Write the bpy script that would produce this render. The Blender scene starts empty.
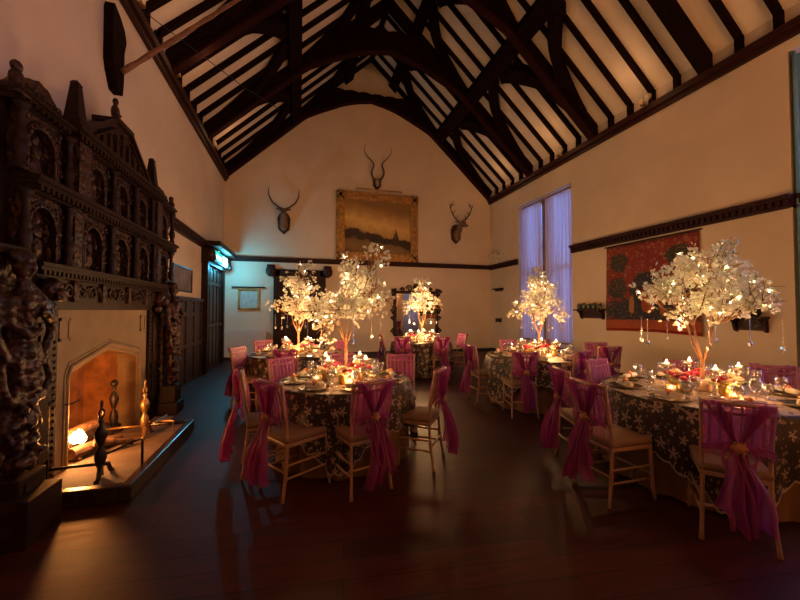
import bpy, bmesh, math, random
from mathutils import Vector, Matrix
PI = math.pi
rnd = random.Random(7)
SC = bpy.context.scene
C = SC.collection

# ------------------------------------------------------------------ camera, world, exposure
cam_d = bpy.data.cameras.new('camera'); cam = bpy.data.objects.new('camera', cam_d); C.objects.link(cam)
cam_d.sensor_width = 36.0; cam_d.lens = 355 / 800 * 36.0
cam_d.clip_start = 0.05; cam_d.clip_end = 100
cam.location = (0, 0, 1.5)
cam.rotation_euler = (PI / 2 + math.atan(10 / 355), 0, -math.atan(100 / 355))
SC.camera = cam

world = bpy.data.worlds.new('dusk_sky'); SC.world = world; world.use_nodes = True
wb = world.node_tree.nodes['Background']
wb.inputs['Color'].default_value = (0.13, 0.29, 0.85, 1); wb.inputs['Strength'].default_value = 2.3

SC.view_settings.view_transform = 'Standard'; SC.view_settings.look = 'None'
SC.view_settings.gamma = 1; SC.view_settings.use_curve_mapping = False
SC.view_settings.exposure = 1.0

WARM = (1.0, 0.47, 0.17)
def light(name, loc, power, color=WARM, size=0.05, kind='POINT', **kw):
    d = bpy.data.lights.new(name, kind); d.energy = power; d.color = color
    if kind == 'AREA':
        d.shape = 'RECTANGLE'; d.size = kw['sx']; d.size_y = kw['sy']
    else: d.shadow_soft_size = size
    o = bpy.data.objects.new(name, d); o.location = loc; C.objects.link(o)
    if 'rot' in kw: o.rotation_euler = kw['rot']
    return o
P_FILL, P_TREE, P_CANDLE, P_VOTIVE, P_FIRE, P_EXIT, P_SPOT = 105, 5.2, 3.8, 2.2, 17, 30, 2.8

# ------------------------------------------------------------------ materials
MATS = {}
def mat(name, color=(.8, .8, .8), rough=.6, metal=0, spec=.5, noise=None, bump=None, wood=None, emit=None, alpha=None, sheer=None, coat=0):
    if name in MATS: return MATS[name]
    m = bpy.data.materials.new(name); m.use_nodes = True; MATS[name] = m
    nt = m.node_tree; N = nt.nodes; L = nt.links
    b = N['Principled BSDF']; out = N['Material Output']
    b.inputs['Base Color'].default_value = (*color, 1); b.inputs['Roughness'].default_value = rough
    b.inputs['Metallic'].default_value = metal; b.inputs['Specular IOR Level'].default_value = spec
    if coat: b.inputs['Coat Weight'].default_value = coat; b.inputs['Coat Roughness'].default_value = .15
    tc = N.new('ShaderNodeTexCoord')
    if noise:                                   # (scale, amount, colour2)
        nz = N.new('ShaderNodeTexNoise'); nz.inputs['Scale'].default_value = noise[0]; nz.inputs['Detail'].default_value = 5
        L.new(tc.outputs['Object'], nz.inputs['Vector'])
        mx = N.new('ShaderNodeMix'); mx.data_type = 'RGBA'
        mr = N.new('ShaderNodeMapRange'); mr.inputs['From Min'].default_value = .35; mr.inputs['From Max'].default_value = .65
        mr.inputs['To Max'].default_value = noise[1]
        L.new(nz.outputs['Fac'], mr.inputs['Value']); L.new(mr.outputs['Result'], mx.inputs['Factor'])
        mx.inputs['A'].default_value = (*color, 1); mx.inputs['B'].default_value = (*noise[2], 1)
        L.new(mx.outputs['Result'], b.inputs['Base Color'])
    if wood:                                    # (stretch vector, colour2)
        mp = N.new('ShaderNodeMapping'); mp.inputs['Scale'].default_value = wood[0]
        nz = N.new('ShaderNodeTexNoise'); nz.inputs['Scale'].default_value = 6; nz.inputs['Detail'].default_value = 6
        L.new(tc.outputs['Object'], mp.inputs['Vector']); L.new(mp.outputs['Vector'], nz.inputs['Vector'])
        mx = N.new('ShaderNodeMix'); mx.data_type = 'RGBA'
        mr = N.new('ShaderNodeMapRange'); mr.inputs['From Min'].default_value = .38; mr.inputs['From Max'].default_value = .62
        L.new(nz.outputs['Fac'], mr.inputs['Value']); L.new(mr.outputs['Result'], mx.inputs['Factor'])
        mx.inputs['A'].default_value = (*color, 1); mx.inputs['B'].default_value = (*wood[1], 1)
        L.new(mx.outputs['Result'], b.inputs['Base Color'])
    if bump:                                    # (kind, scale, strength, distance)
        if bump[0] == 'voronoi':
            bz = N.new('ShaderNodeTexVoronoi'); bz.feature = 'SMOOTH_F1'; o_ = 'Distance'
        else:
            bz = N.new('ShaderNodeTexNoise'); bz.inputs['Detail'].default_value = 4; o_ = 'Fac'
        bz.inputs['Scale'].default_value = bump[1]
        L.new(tc.outputs['Object'], bz.inputs['Vector'])
        bp = N.new('ShaderNodeBump'); bp.inputs['Strength'].default_value = bump[2]; bp.inputs['Distance'].default_value = bump[3]
        L.new(bz.outputs[o_], bp.inputs['Height']); L.new(bp.outputs['Normal'], b.inputs['Normal'])
    if emit: b.inputs['Emission Color'].default_value = (*emit[0], 1); b.inputs['Emission Strength'].default_value = emit[1]
    if sheer is not None:                       # woven translucent cloth: sheer = share of open weave
        tl = N.new('ShaderNodeBsdfTranslucent'); tl.inputs['Color'].default_value = (*color, 1)
        tp = N.new('ShaderNodeBsdfTransparent')
        m1 = N.new('ShaderNodeMixShader'); m1.inputs[0].default_value = .45
        m2 = N.new('ShaderNodeMixShader'); m2.inputs[0].default_value = sheer
        L.new(b.outputs[0], m1.inputs[1]); L.new(tl.outputs[0], m1.inputs[2])
        L.new(m1.outputs[0], m2.inputs[1]); L.new(tp.outputs[0], m2.inputs[2]); L.new(m2.outputs[0], out.inputs['Surface'])
    return m
def glass(name, tint=(1, 1, 1), rough=.05, strength=1.0, low=.08):
    if name in MATS: return MATS[name]
    m = bpy.data.materials.new(name); m.use_nodes = True; MATS[name] = m
    nt = m.node_tree; N = nt.nodes; L = nt.links; N.remove(N['Principled BSDF']); out = N['Material Output']
    lw = N.new('ShaderNodeLayerWeight'); lw.inputs['Blend'].default_value = .45
    mr = N.new('ShaderNodeMapRange'); mr.inputs['To Min'].default_value = low; mr.inputs['To Max'].default_value = strength
    tp = N.new('ShaderNodeBsdfTransparent'); tp.inputs['Color'].default_value = (*tint, 1)
    gl = N.new('ShaderNodeBsdfGlossy'); gl.inputs['Roughness'].default_value = rough
    mx = N.new('ShaderNodeMixShader')
    L.new(lw.outputs['Facing'], mr.inputs['Value']); L.new(mr.outputs['Result'], mx.inputs[0])
    L.new(tp.outputs[0], mx.inputs[1]); L.new(gl.outputs[0], mx.inputs[2]); L.new(mx.outputs[0], out.inputs['Surface'])
    return m
def flame_mat(name, color, s):
    if name in MATS: return MATS[name]
    m = bpy.data.materials.new(name); m.use_nodes = True; MATS[name] = m
    nt = m.node_tree; N = nt.nodes; L = nt.links; N.remove(N['Principled BSDF'])
    e = N.new('ShaderNodeEmission'); e.inputs['Color'].default_value = (*color, 1); e.inputs['Strength'].default_value = s
    t = N.new('ShaderNodeBsdfTransparent'); a = N.new('ShaderNodeAddShader')
    L.new(e.outputs[0], a.inputs[0]); L.new(t.outputs[0], a.inputs[1]); L.new(a.outputs[0], N['Material Output'].inputs['Surface'])
    return m
M_PLASTER = mat('cream_plaster', (.60, .50, .38), .85, noise=(1.3, .5, (.50, .40, .29)), bump=('noise', 9, .25, .02))
M_CEIL = mat('roof_plaster', (.68, .58, .46), .85, noise=(2.0, .5, (.58, .48, .36)), bump=('noise', 12, .2, .02))
M_TIMBER = mat('dark_roof_timber', (.012, .0035, .003), .8, spec=.05, wood=((1, 1, 6), (.006, .002, .002)), bump=('noise', 14, .3, .02))
M_TRIM = mat('dark_red_timber_edge', (.024, .006, .005), .8, spec=.05)
M_RAIL = mat('carved_rail_oak', (.042, .010, .007), .5, spec=.2, wood=((6, 1, 6), (.022, .007, .005)), bump=('noise', 30, .3, .01))
M_OAK = mat('carved_dark_oak', (.045, .012, .007), .48, spec=.35, wood=((2, 2, 5), (.012, .004, .003)), bump=('voronoi', 26, .75, .03))
M_OAKS = mat('polished_dark_oak', (.022, .006, .0035), .5, spec=.22, wood=((2, 2, 8), (.011, .0035, .0025)), bump=('noise', 20, .25, .01))
M_PANEL = mat('panel_oak', (.045, .022, .016), .42, wood=((3, 3, 1), (.022, .011, .008)))
M_STONE = mat('fireplace_stone', (.26, .18, .09), .75, noise=(3.5, .7, (.19, .125, .06)), bump=('noise', 25, .2, .01))
M_FIREBRICK = mat('fireback_brick', (.44, .19, .05), .85, noise=(6, .9, (.20, .085, .025)), bump=('noise', 18, .5, .02))
M_HEARTH = mat('hearth_slab', (.17, .11, .075), .8, noise=(5, .8, (.08, .05, .03)), bump=('noise', 14, .4, .02))
M_BLACK = mat('black_skirting', (.010, .008, .007), .6)
M_IRON = mat('wrought_iron', (.030, .022, .018), .45, metal=.6, bump=('noise', 40, .4, .01))
M_BRASS = mat('aged_brass', (.40, .22, .09), .38, metal=.8, bump=('noise', 30, .3, .01))
M_GILT = mat('gilt_frame', (.52, .28, .08), .42, metal=.55, bump=('voronoi', 40, .8, .02), noise=(9, .7, (.16, .08, .025)))
M_CHAIR = mat('limewashed_wood', (.35, .20, .11), .45, noise=(22, .5, (.24, .13, .07)))
M_SEAT = mat('tan_seat_fabric', (.22, .125, .065), .85, noise=(60, .4, (.17, .09, .045)))
M_ORG = mat('magenta_organza', (.38, .060, .26), .45, sheer=.52)
M_ORGD = mat('magenta_organza_gathered', (.35, .035, .21), .4, sheer=.28)
M_GOLDCLOTH = mat('gold_satin', (.17, .085, .030), .36, metal=.2, spec=.5)
M_CREAM = mat('cream_linen', (.66, .58, .44), .8)
M_PLATE = mat('dark_glass_plate', (.09, .075, .055), .12, spec=.9, metal=.3)
M_PLATERIM = mat('gold_plate_rim', (.42, .30, .15), .25, metal=.8)
M_GLASS = glass('clear_glass', (.97, .97, .97), .04, .75)
M_CRYST = glass('cut_crystal', (.92, .90, .86), .16, 1.0, .30)
M_VGLASS = mat('frosted_votive_glass', (.95, .72, .46), .5, sheer=.55)
M_WAX = mat('ivory_wax', (.85, .70, .50), .5)
M_FLAME = flame_mat('candle_flame', (1, .62, .28), 42)
M_VFLAME = flame_mat('votive_flame', (1, .60, .26), 22)
M_FIRE = flame_mat('log_fire_flame', (1, .50, .16), 14)
M_BULB = flame_mat('fairy_bulb', (1, .80, .46), 30)
M_BLOS = mat('white_blossom_petals', (.72, .70, .58), .6, sheer=.0)
M_LEAF = mat('pale_green_leaf', (.30, .36, .12), .5)
M_BRANCH = mat('copper_painted_branch', (.26, .115, .04), .6, noise=(20, .6, (.17, .07, .025)))
M_TWIG = mat('dark_twig', (.10, .055, .03), .7)
M_ROSE = mat('crimson_rose', (.26, .004, .014), .5)
M_ROSEP = mat('pink_rose', (.45, .018, .07), .5)
M_ROSEC = mat('cream_rose', (.62, .42, .26), .55)
M_GOLDV = mat('gold_vase', (.55, .34, .12), .3, metal=.85)
M_POT = mat('pink_white_pot', (.80, .58, .44), .5)
M_HORN = mat('dark_horn', (.045, .022, .014), .45, bump=('noise', 30, .4, .01))
M_FUR = mat('brown_fur', (.20, .11, .055), .8, noise=(12, .8, (.10, .05, .025)), bump=('noise', 60, .6, .01))
M_SHIELD = mat('trophy_shield_wood', (.035, .018, .012), .4)
M_WHITE = mat('white_gloss_paint', (.58, .55, .50), .5)
M_JAR = mat('dark_green_glass', (.05, .06, .035), .15, spec=.8)
M_BLUE = mat('blue_velvet', (.015, .07, .30), .6)
M_ORANGE = mat('apricot_flower', (.80, .32, .12), .6)
M_LOG = mat('charred_log', (.05, .028, .018), .9, noise=(10, .8, (.16, .07, .03)), bump=('noise', 18, .8, .03))
M_CURT = mat('sheer_curtain', (.72, .58, .56), .8, sheer=.10)
M_MIRROR = mat('mirror_silver', (.78, .78, .78), .03, metal=1)

# ------------------------------------------------------------------ mesh builder
class MB:
    def __init__(s): s.bm = bmesh.new()
    def box(s, c, d, rot=None, bev=0):
        r = bmesh.ops.create_cube(s.bm, size=1); vs = r['verts']
        bmesh.ops.scale(s.bm, vec=d, verts=vs)
        if bev:
            es = list({e for v in vs for e in v.link_edges})
            r2 = bmesh.ops.bevel(s.bm, geom=es, offset=bev, segments=2, profile=.6, affect='EDGES')
            vs = list({v for f in r2['faces'] for v in f.verts} | {v for v in vs if v.is_valid})
        if rot is not None: bmesh.ops.rotate(s.bm, cent=(0, 0, 0), matrix=rot, verts=vs)
        bmesh.ops.translate(s.bm, vec=c, verts=vs); return s
    def b2(s, a, b, bev=0):
        return s.box([(a[i] + b[i]) / 2 for i in range(3)], [abs(b[i] - a[i]) for i in range(3)], bev=bev)
    def beam(s, p, q, w, h, up=(0, 0, 1)):
        p, q = Vector(p), Vector(q); d = q - p; L = d.length; d.normalize()
        x = Vector(up).cross(d)
        if x.length < 1e-4: x = Vector((1, 0, 0))
        x.normalize(); y = d.cross(x)
        rot = Matrix((x, y, d)).transposed()
        return s.box((p + q) / 2, (w, h, L), rot)
    def tube(s, pts, rad, n=8, cap=True):
        pts = [Vector(p) for p in pts]
        if not isinstance(rad, (list, tuple)): rad = [rad] * len(pts)
        rings = []; prev = None
        for i, p in enumerate(pts):
            t = (pts[min(i + 1, len(pts) - 1)] - pts[max(i - 1, 0)])
            if t.length < 1e-7: t = Vector((0, 0, 1))
            t.normalize()
            if prev is None:
                a = Vector((0, 0, 1)) if abs(t.z) < .9 else Vector((1, 0, 0)); x = a.cross(t).normalized()
            else:
                x = prev - t * prev.dot(t)
                x = x.normalized() if x.length > 1e-6 else Vector((1, 0, 0)).cross(t).normalized()
            prev = x; y = t.cross(x)
            rings.append([s.bm.verts.new(p + (x * math.cos(2 * PI * k / n) + y * math.sin(2 * PI * k / n)) * rad[i]) for k in range(n)])
        for a, b in zip(rings, rings[1:]):
            for k in range(n): s.bm.faces.new((a[k], a[(k + 1) % n], b[(k + 1) % n], b[k]))
        if cap: s.bm.faces.new(rings[0][::-1]); s.bm.faces.new(rings[-1])
        return s
    def lathe(s, prof, c=(0, 0, 0), n=16, rot=None):
        rings = []; nv = []
        for r, z in prof:
            r = max(r, .0004)
            rings.append([s.bm.verts.new((r * math.cos(2 * PI * k / n), r * math.sin(2 * PI * k / n), z)) for k in range(n)])
        for a, b in zip(rings, rings[1:]):
            for k in range(n): s.bm.faces.new((a[k], a[(k + 1) % n], b[(k + 1) % n], b[k]))
        nv = [v for r in rings for v in r]
        if prof[0][0] > .001 and prof[0] != prof[-1]: s.bm.faces.new(rings[0][::-1])
        if prof[-1][0] > .001 and prof[0] != prof[-1]: s.bm.faces.new(rings[-1])
        if rot is not None: bmesh.ops.rotate(s.bm, cent=(0, 0, 0), matrix=rot, verts=nv)
        bmesh.ops.translate(s.bm, vec=c, verts=nv); return s
    def ball(s, c, r, n=2, rot=None):
        if not isinstance(r, (list, tuple)): r = (r, r, r)
        v = bmesh.ops.create_icosphere(s.bm, subdivisions=n, radius=1)['verts']
        bmesh.ops.scale(s.bm, vec=r, verts=v)
        if rot is not None: bmesh.ops.rotate(s.bm, cent=(0, 0, 0), matrix=rot, verts=v)
        bmesh.ops.translate(s.bm, vec=c, verts=v); return s
    def prism(s, poly, axis, a, b):
        """poly of 2-D points extruded along axis from a to b. axis x:(y,z) y:(x,z) z:(x,y)"""
        def mk(p, t): return {'x': (t, p[0], p[1]), 'y': (p[0], t, p[1]), 'z': (p[0], p[1], t)}[axis]
        A = [s.bm.verts.new(mk(p, a)) for p in poly]; B = [s.bm.verts.new(mk(p, b)) for p in poly]
        n = len(poly)
        s.bm.faces.new(A[::-1]); s.bm.faces.new(B)
        for k in range(n): s.bm.faces.new((A[k], A[(k + 1) % n], B[(k + 1) % n], B[k]))
        return s
    def strip(s, top, bot, axis, a, b):
        """a solid between two 2-D polylines of equal length"""
        for k in range(len(top) - 1):
            s.prism([bot[k], bot[k + 1], top[k + 1], top[k]], axis, a, b)
        return s
    def grid(s, f, nu, nv, uv=None):
        V = [[s.bm.verts.new(f(i / nu, j / nv)) for j in range(nv + 1)] for i in range(nu + 1)]
        lay = s.bm.loops.layers.uv.verify() if uv else None
        for i in range(nu):
            for j in range(nv):
                fc = s.bm.faces.new((V[i][j], V[i + 1][j], V[i + 1][j + 1], V[i][j + 1]))
                if uv:
                    for l, (a, b) in zip(fc.loops, ((i, j), (i + 1, j), (i + 1, j + 1), (i, j + 1))):
                        l[lay].uv = uv(a / nu, b / nv)
        return s
    def done(s, name, m, parent=None, smooth=False, loc=None):
        bmesh.ops.recalc_face_normals(s.bm, faces=s.bm.faces[:])
        me = bpy.data.meshes.new(name); s.bm.to_mesh(me); s.bm.free()
        for x in (m if isinstance(m, (list, tuple)) else [m]): me.materials.append(x)
        if smooth:
            for p in me.polygons: p.use_smooth = True
        o = bpy.data.objects.new(name, me); C.objects.link(o)
        if parent: o.parent = parent
        if loc: o.location = loc
        return o
def tag(o, label=None, cat=None, group=None, kind=None):
    if label: o['label'] = label
    if cat: o['category'] = cat
    if group: o['group'] = group
    if kind: o['kind'] = kind
    return o
def thing(name, label, cat, loc=(0, 0, 0), rz=0, group=None):
    o = bpy.data.objects.new(name, None); o.empty_display_size = .1; C.objects.link(o)
    o.location = loc; o.rotation_euler = (0, 0, rz); return tag(o, label, cat, group)
KIDS = {}
def kids(o): return [c for c in bpy.data.objects if c.parent == o]
def copy_tree(o, parent=None, cache={}):
    c = o.copy(); C.objects.link(c)
    if parent: c.parent = parent
    if o.name not in cache: cache[o.name] = kids(o)
    for ch in cache[o.name]: copy_tree(ch, c)
    return c
def struct(o): o['kind'] = 'structure'; return o

# ------------------------------------------------------------------ room shell
XL, XR, YB, YF = -2.25, 6.83, 11.8, -3.2
XC = (XL + XR) / 2; HW = (XR - XL) / 2; ZE = 5.90; ZR = 10.14; SL = (ZR - ZE) / HW
def roofz(x): return ZR - SL * abs(x - XC)

# floor planks
def floor_mat():
    m = bpy.data.materials.new('dark_plank_floor'); m.use_nodes = True; nt = m.node_tree; N = nt.nodes; L = nt.links
    b = N['Principled BSDF']; tc = N.new('ShaderNodeTexCoord')
    br = N.new('ShaderNodeTexBrick'); br.inputs['Scale'].default_value = 1
    br.inputs['Brick Width'].default_value = 2.6; br.inputs['Row Height'].default_value = .17
    br.inputs['Mortar Size'].default_value = .004; br.inputs['Mortar Smooth'].default_value = .3
    br.inputs['Color1'].default_value = (.062, .010, .006, 1); br.inputs['Color2'].default_value = (.036, .006, .0035, 1)
    br.inputs['Mortar'].default_value = (.006, .002, .002, 1)
    mr_ = N.new('ShaderNodeMapping'); mr_.inputs['Rotation'].default_value = (0, 0, .12)
    L.new(tc.outputs['Object'], mr_.inputs['Vector']); L.new(mr_.outputs['Vector'], br.inputs['Vector'])
    mp = N.new('ShaderNodeMapping'); mp.inputs['Scale'].default_value = (1.5, 14, 1); mp.inputs['Rotation'].default_value = (0, 0, .12)
    nz = N.new('ShaderNodeTexNoise'); nz.inputs['Scale'].default_value = 2; nz.inputs['Detail'].default_value = 6
    L.new(tc.outputs['Object'], mp.inputs['Vector']); L.new(mp.outputs['Vector'], nz.inputs['Vector'])
    mx = N.new('ShaderNodeMix'); mx.data_type = 'RGBA'; mx.blend_type = 'MULTIPLY'; mx.inputs['Factor'].default_value = .7
    cr = N.new('ShaderNodeValToRGB'); cr.color_ramp.elements[0].position = .3; cr.color_ramp.elements[0].color = (.35, .35, .35, 1)
    cr.color_ramp.elements[1].position = .7; cr.color_ramp.elements[1].color = (1.3, 1.3, 1.3, 1)
    L.new(nz.outputs['Fac'], cr.inputs['Fac']); L.new(br.outputs['Color'], mx.inputs['A']); L.new(cr.outputs['Color'], mx.inputs['B'])
    L.new(mx.outputs['Result'], b.inputs['Base Color'])
    rr = N.new('ShaderNodeMapRange'); rr.inputs['To Min'].default_value = .40; rr.inputs['To Max'].default_value = .62
    L.new(nz.outputs['Fac'], rr.inputs['Value']); L.new(rr.outputs['Result'], b.inputs['Roughness'])
    bp = N.new('ShaderNodeBump'); bp.inputs['Strength'].default_value = .35; bp.inputs['Distance'].default_value = .01
    L.new(mx.outputs['Result'], bp.inputs['Height']); L.new(bp.outputs['Normal'], b.inputs['Normal'])
    b.inputs['Specular IOR Level'].default_value = .22
    return m
struct(MB().b2((XL - .3, YF - .2, -.12), (XR + 1.9, YB + .2, 0)).done('floor', floor_mat()))

# left wall, with the firebox opening left free
FC = 4.58; FO = .72                                # fireplace centre (Y), opening half width
w = MB()
T = .45
for a, b in [((XL - T, YF, 0), (XL, FC - FO - .05, ZE)), ((XL - T, FC + FO + .05, 0), (XL, YB, ZE)),
             ((XL - T, FC - FO - .05, 1.15), (XL, FC + FO + .05, ZE)), ((XL - T - .1, FC - FO - .05, 0), (XL - T + .02, FC + FO + .05, 1.2))]:
    w.b2(a, b)
struct(w.done('wall_left', M_PLASTER))
# back wall (gable)
struct(MB().prism([(XL - .3, 0), (XR + .3, 0), (XR + .3, ZE), (XC, ZR + .28), (XL - .3, ZE)], 'y', YB, YB + .25).done('wall_back', M_PLASTER))
struct(MB().prism([(XL - .3, 0), (XR + 1.9, 0), (XR + 1.9, ZE), (XC, ZR + .3), (XL - .3, ZE)], 'y', YF - .25, YF).done('wall_front', M_PLASTER))
# right wall: window recess Y 7.68..10.0, z .55...4.82 ; bay opening Y 0.6..3.36, z 0..5.25
WY0, WY1, WZ0, WZ1 = 7.68, 10.02, .55, 4.84
BY0, BY1, BZ1 = .2, 3.36, 5.27
w = MB(); TR = .35
for a, b in [((XR, WY1, 0), (XR + TR, YB, ZE)), ((XR, WY0, WZ1), (XR + TR, WY1, ZE)), ((XR, WY0, 0), (XR + TR, WY1, WZ0)),
             ((XR, BY1, 0), (XR + TR, WY0, ZE)), ((XR, BY0, BZ1), (XR + TR, BY1, ZE)), ((XR, YF, 0), (XR + TR, BY0, ZE)),
             ((XR + TR, BY1, 0), (XR + 1.55, BY1 + .25, BZ1 + .3)), ((XR + TR, BY0 - .25, 0), (XR + 1.55, BY0, BZ1 + .3)),
             ((XR + TR, BY0 - .25, BZ1), (XR + 1.55, BY1 + .25, BZ1 + .3)), ((XR + 1.3, BY0, 0), (XR + 1.55, BY1, .6))]:
    w.b2(a, b)
struct(w.done('wall_right', M_PLASTER))
# ceiling slopes
w = MB()
for sg in (-1, 1):
    e = XC + sg * (HW + .3)
    w.prism([(XC, ZR), (XC, ZR + .25), (e, ZE + .25 - SL * .3), (e, ZE - SL * .3)], 'y', YF - .2, YB + .2)
ceiling = struct(w.done('ceiling', M_CEIL))
# common rafters with ashlar posts (parts of the ceiling)
TRY = [11.72, 9.3, 6.85, 4.4, 1.95, -.5]
n_r = 0
for bay in range(len(TRY) - 1):
    for k in range(1, 5):
        y = TRY[bay] - (TRY[bay] - TRY[bay + 1]) * k / 5
        for sg in (-1, 1):
            m = MB()
            xe = XC + sg * (HW - .05)
            m.beam((xe, y, roofz(xe) - .05), (XC + sg * .02, y, ZR - .05), .14, .11, up=(0, 1, 0)) if False else None
            d = .12
            top = [(xe, roofz(xe)), (XC, ZR)]; bot = [(xe, roofz(xe) - d), (XC, ZR - d)]
            m.strip(top, bot, 'y', y - .043, y + .043)
            m.b2((xe - .05, y - .043, 5.6), (xe + .05, y + .043, ZE + .02))
            m.done('rafter', M_TIMBER, ceiling)
# purlins and ridge
def slope_pt(sg, s, dz=0): x = XC + sg * HW * (1 - s); return x, roofz(x) + dz
for sg in (-1, 1):
    for s, h in ((.45, .26), (.82, .20)):
        x, z = slope_pt(sg, s)
        q = sg * .16
        MB().prism([(x - .13, roofz(x - .13)), (x + .13, roofz(x + .13)), (x + .13 - q * .5, roofz(x + .13) - h), (x - .13 - q * .5, roofz(x - .13) - h)], 'y', YF, YB).done('purlin', M_TIMBER, ceiling)
MB().b2((XC - .06, YF, ZR - .14), (XC + .08, YB, ZR - .02)).done('ridge_beam', M_TIMBER, ceiling)
# cusped wind braces in the plane of each slope
def wind_brace(sg, y0, s0, y1, s1, cusp=.10):
    m = MB(); n = 14; P = []
    for i in range(n + 1):
        t = i / n
        y = y0 + (y1 - y0) * (1 - (1 - t) ** 1.7); s = s0 + (s1 - s0) * (t ** 1.5)
        P.append((y, s, t))
    for i in range(n):
        (ya, sa, ta), (yb, sb, tb) = P[i], P[i + 1]
        wa = .24 + cusp * abs(math.sin(ta * PI * 2)); wb_ = .24 + cusp * abs(math.sin(tb * PI * 2))
        d = Vector((yb - ya, (sb - sa) * 6.2)); d.normalize(); nn = Vector((-d.y, d.x))
        V = []
        for (y, s, w_) in ((ya, sa, wa), (yb, sb, wb_)):
            for q in (-.5, .5):
                yy = y + nn.x * w_ * q; ss = s + nn.y * w_ * q / 6.2
                for dz in (-.02, -.24):
                    x, z = slope_pt(sg, ss, dz); V.append(m.bm.verts.new((x, yy, z)))
        a, b, c, d_, e, f_, g, h = V
        for fc in ((a, b, d_, c), (e, g, h, f_), (a, e, f_, b), (c, d_, h, g), (a, c, g, e), (b, f_, h, d_)): m.bm.faces.new(fc)
    m.done('wind_brace', M_TIMBER, ceiling)
for k in range(len(TRY) - 1):
    ya, yb = TRY[k], TRY[k + 1]; mid = (ya + yb) / 2
    for sg in (-1, 1):
        if k < 3: wind_brace(sg, mid + .1, .42, ya, .08)
        if k < 2: wind_brace(sg, mid - .1, .42, yb, .08)
        wind_brace(sg, mid + .1, .80, ya, .50); wind_brace(sg, mid - .1, .80, yb, .50)
# arch-braced trusses
AR = [(0, 8.58), (.5, 8.48), (.95, 8.34), (1.7, 7.98), (2.15, 7.74), (2.95, 7.2), (3.32, 6.85), (3.9, 6.26), (4.2, 5.95), (4.46, 5.62)]
def arch(dx):
    dx = abs(dx)
    for (a, za), (b, zb) in zip(AR, AR[1:]):
        if dx <= b: return za + (zb - za) * (dx - a) / (b - a)
    return AR[-1][1]
ORD = ['against the back wall', 'second from the back wall', 'third from the back wall', 'fourth from the back wall', 'nearest the camera', 'behind the camera']
for k, y in enumerate(TRY[:5]):
    t = thing('roof_truss', ('arched dark timber roof truss with collar and curved braces, ' if k < 3 else 'straight dark principal rafter pair of the roof, ') + ORD[k], 'roof truss', (XC, y, 5.6), group='arched roof trusses')
    for sg in (-1, 1):
        xs = [i / 24 * (HW - .02) for i in range(25)]
        MB().strip([(sg * x, roofz(XC + x) - 5.6) for x in xs], [(sg * x, min(roofz(XC + x) - (.12 if k == 0 else .36), 99) - 5.6) for x in xs], 'y', -.09, .09).done('principal_rafter', M_TIMBER, t)
        if k >= 3: continue
        xs = [i / 30 * 4.46 for i in range(31)]
        top = [(sg * x, min(roofz(XC + x) - (.16 if k == 0 else .30), (8.80 if k == 0 else 9.12) + .05 * abs(math.sin(x * 7))) - 5.6) for x in xs]
        bot = [(sg * x, min(arch(x), roofz(XC + x) - .40) - 5.6) for x in xs]
        MB().strip(top, bot, 'y', -.07, .07).done('arch_brace', M_TIMBER, t)
        bt2 = [(x, z) for x, z in bot]
        MB().strip([(x, z + .05) for x, z in bt2], [(x, z - .02) for x, z in bt2], 'y', -.09, .09).done('moulded_edge', M_TRIM, t)
    if k >= 3: continue
    xs = [-1.3 + i / 20 * 2.6 for i in range(21)]
    MB().strip([(x, 8.78 - 5.6) for x in xs], [(x, min(arch(x) + .02, 8.7) - 5.6) for x in xs], 'y', -.11, .11).done('collar_beam', M_TIMBER, t)

# wall plates, picture rails, skirting
def dentil_rail(name, p, q, z, h, d, inward, dent=True):
    m = MB(); p = Vector(p); q = Vector(q); L = (q - p).length; u = (q - p).normalized(); inn = Vector(inward)
    def seg(z0, z1, dd):
        a = p + inn * (-.0); c = (p + q) / 2 + inn * dd / 2
        sz = [abs(u.x) * L + abs(inn.x) * dd, abs(u.y) * L + abs(inn.y) * dd, z1 - z0]
        m.box((c.x, c.y, (z0 + z1) / 2), sz)
    seg(z + h * .78, z + h, d); seg(z + h * .62, z + h * .78, d * .8); seg(z, z + h * .62, d * .4); seg(z, z + h * .14, d * .62)
    if dent:
        n = int(L / .09)
        for i in range(n):
            c = p + u * (i + .5) * L / n + inn * d * .55
            m.box((c.x, c.y, z + h * .42), (abs(u.x) * .05 + abs(inn.x) * d * .3, abs(u.y) * .05 + abs(inn.y) * d * .3, h * .34))
    return struct(m.done(name, M_RAIL))
def plate(name, x, sg):
    m = MB(); m.b2((x, YF, 5.52), (x - sg * .12, YB, 5.64)); m.b2((x, YF, 5.44), (x - sg * .07, YB, 5.53)); return struct(m.done(name, M_RAIL))
plate('trim_1', XL, -1); plate('trim_2', XR, 1)
dentil_rail('trim_3', (XL, YB, 0), (XR, YB, 0), 3.0, .15, .09, (0, -1, 0))
dentil_rail('trim_4', (XL, FC + 1.75, 0), (XL, 9.25, 0), 2.97, .19, .1, (1, 0, 0))
dentil_rail('trim_5', (XR, BY1 - .02, 0), (XR, WY0 - .02, 0), 2.98, .19, .12, (-1, 0, 0))
dentil_rail('trim_6', (XR, WY1 + .02, 0), (XR, YB, 0), 2.98, .17, .1, (-1, 0, 0), False)
dentil_rail('trim_7', (XR, BY1, 0), (XR + .9, BY1, 0), 2.98, .19, .12, (0, -1, 0))
struct(MB().b2((XL + .02, YB - .03, 0), (XR, YB, .10)).done('baseboard_back', M_BLACK))
struct(MB().b2((XR - .03, BY1, 0), (XR, YB - .03, .12)).done('baseboard_right', M_BLACK))
struct(MB().b2((XL, YF, 0), (XL + .03, 2.85, .12)).done('baseboard_left', M_BLACK))

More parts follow.
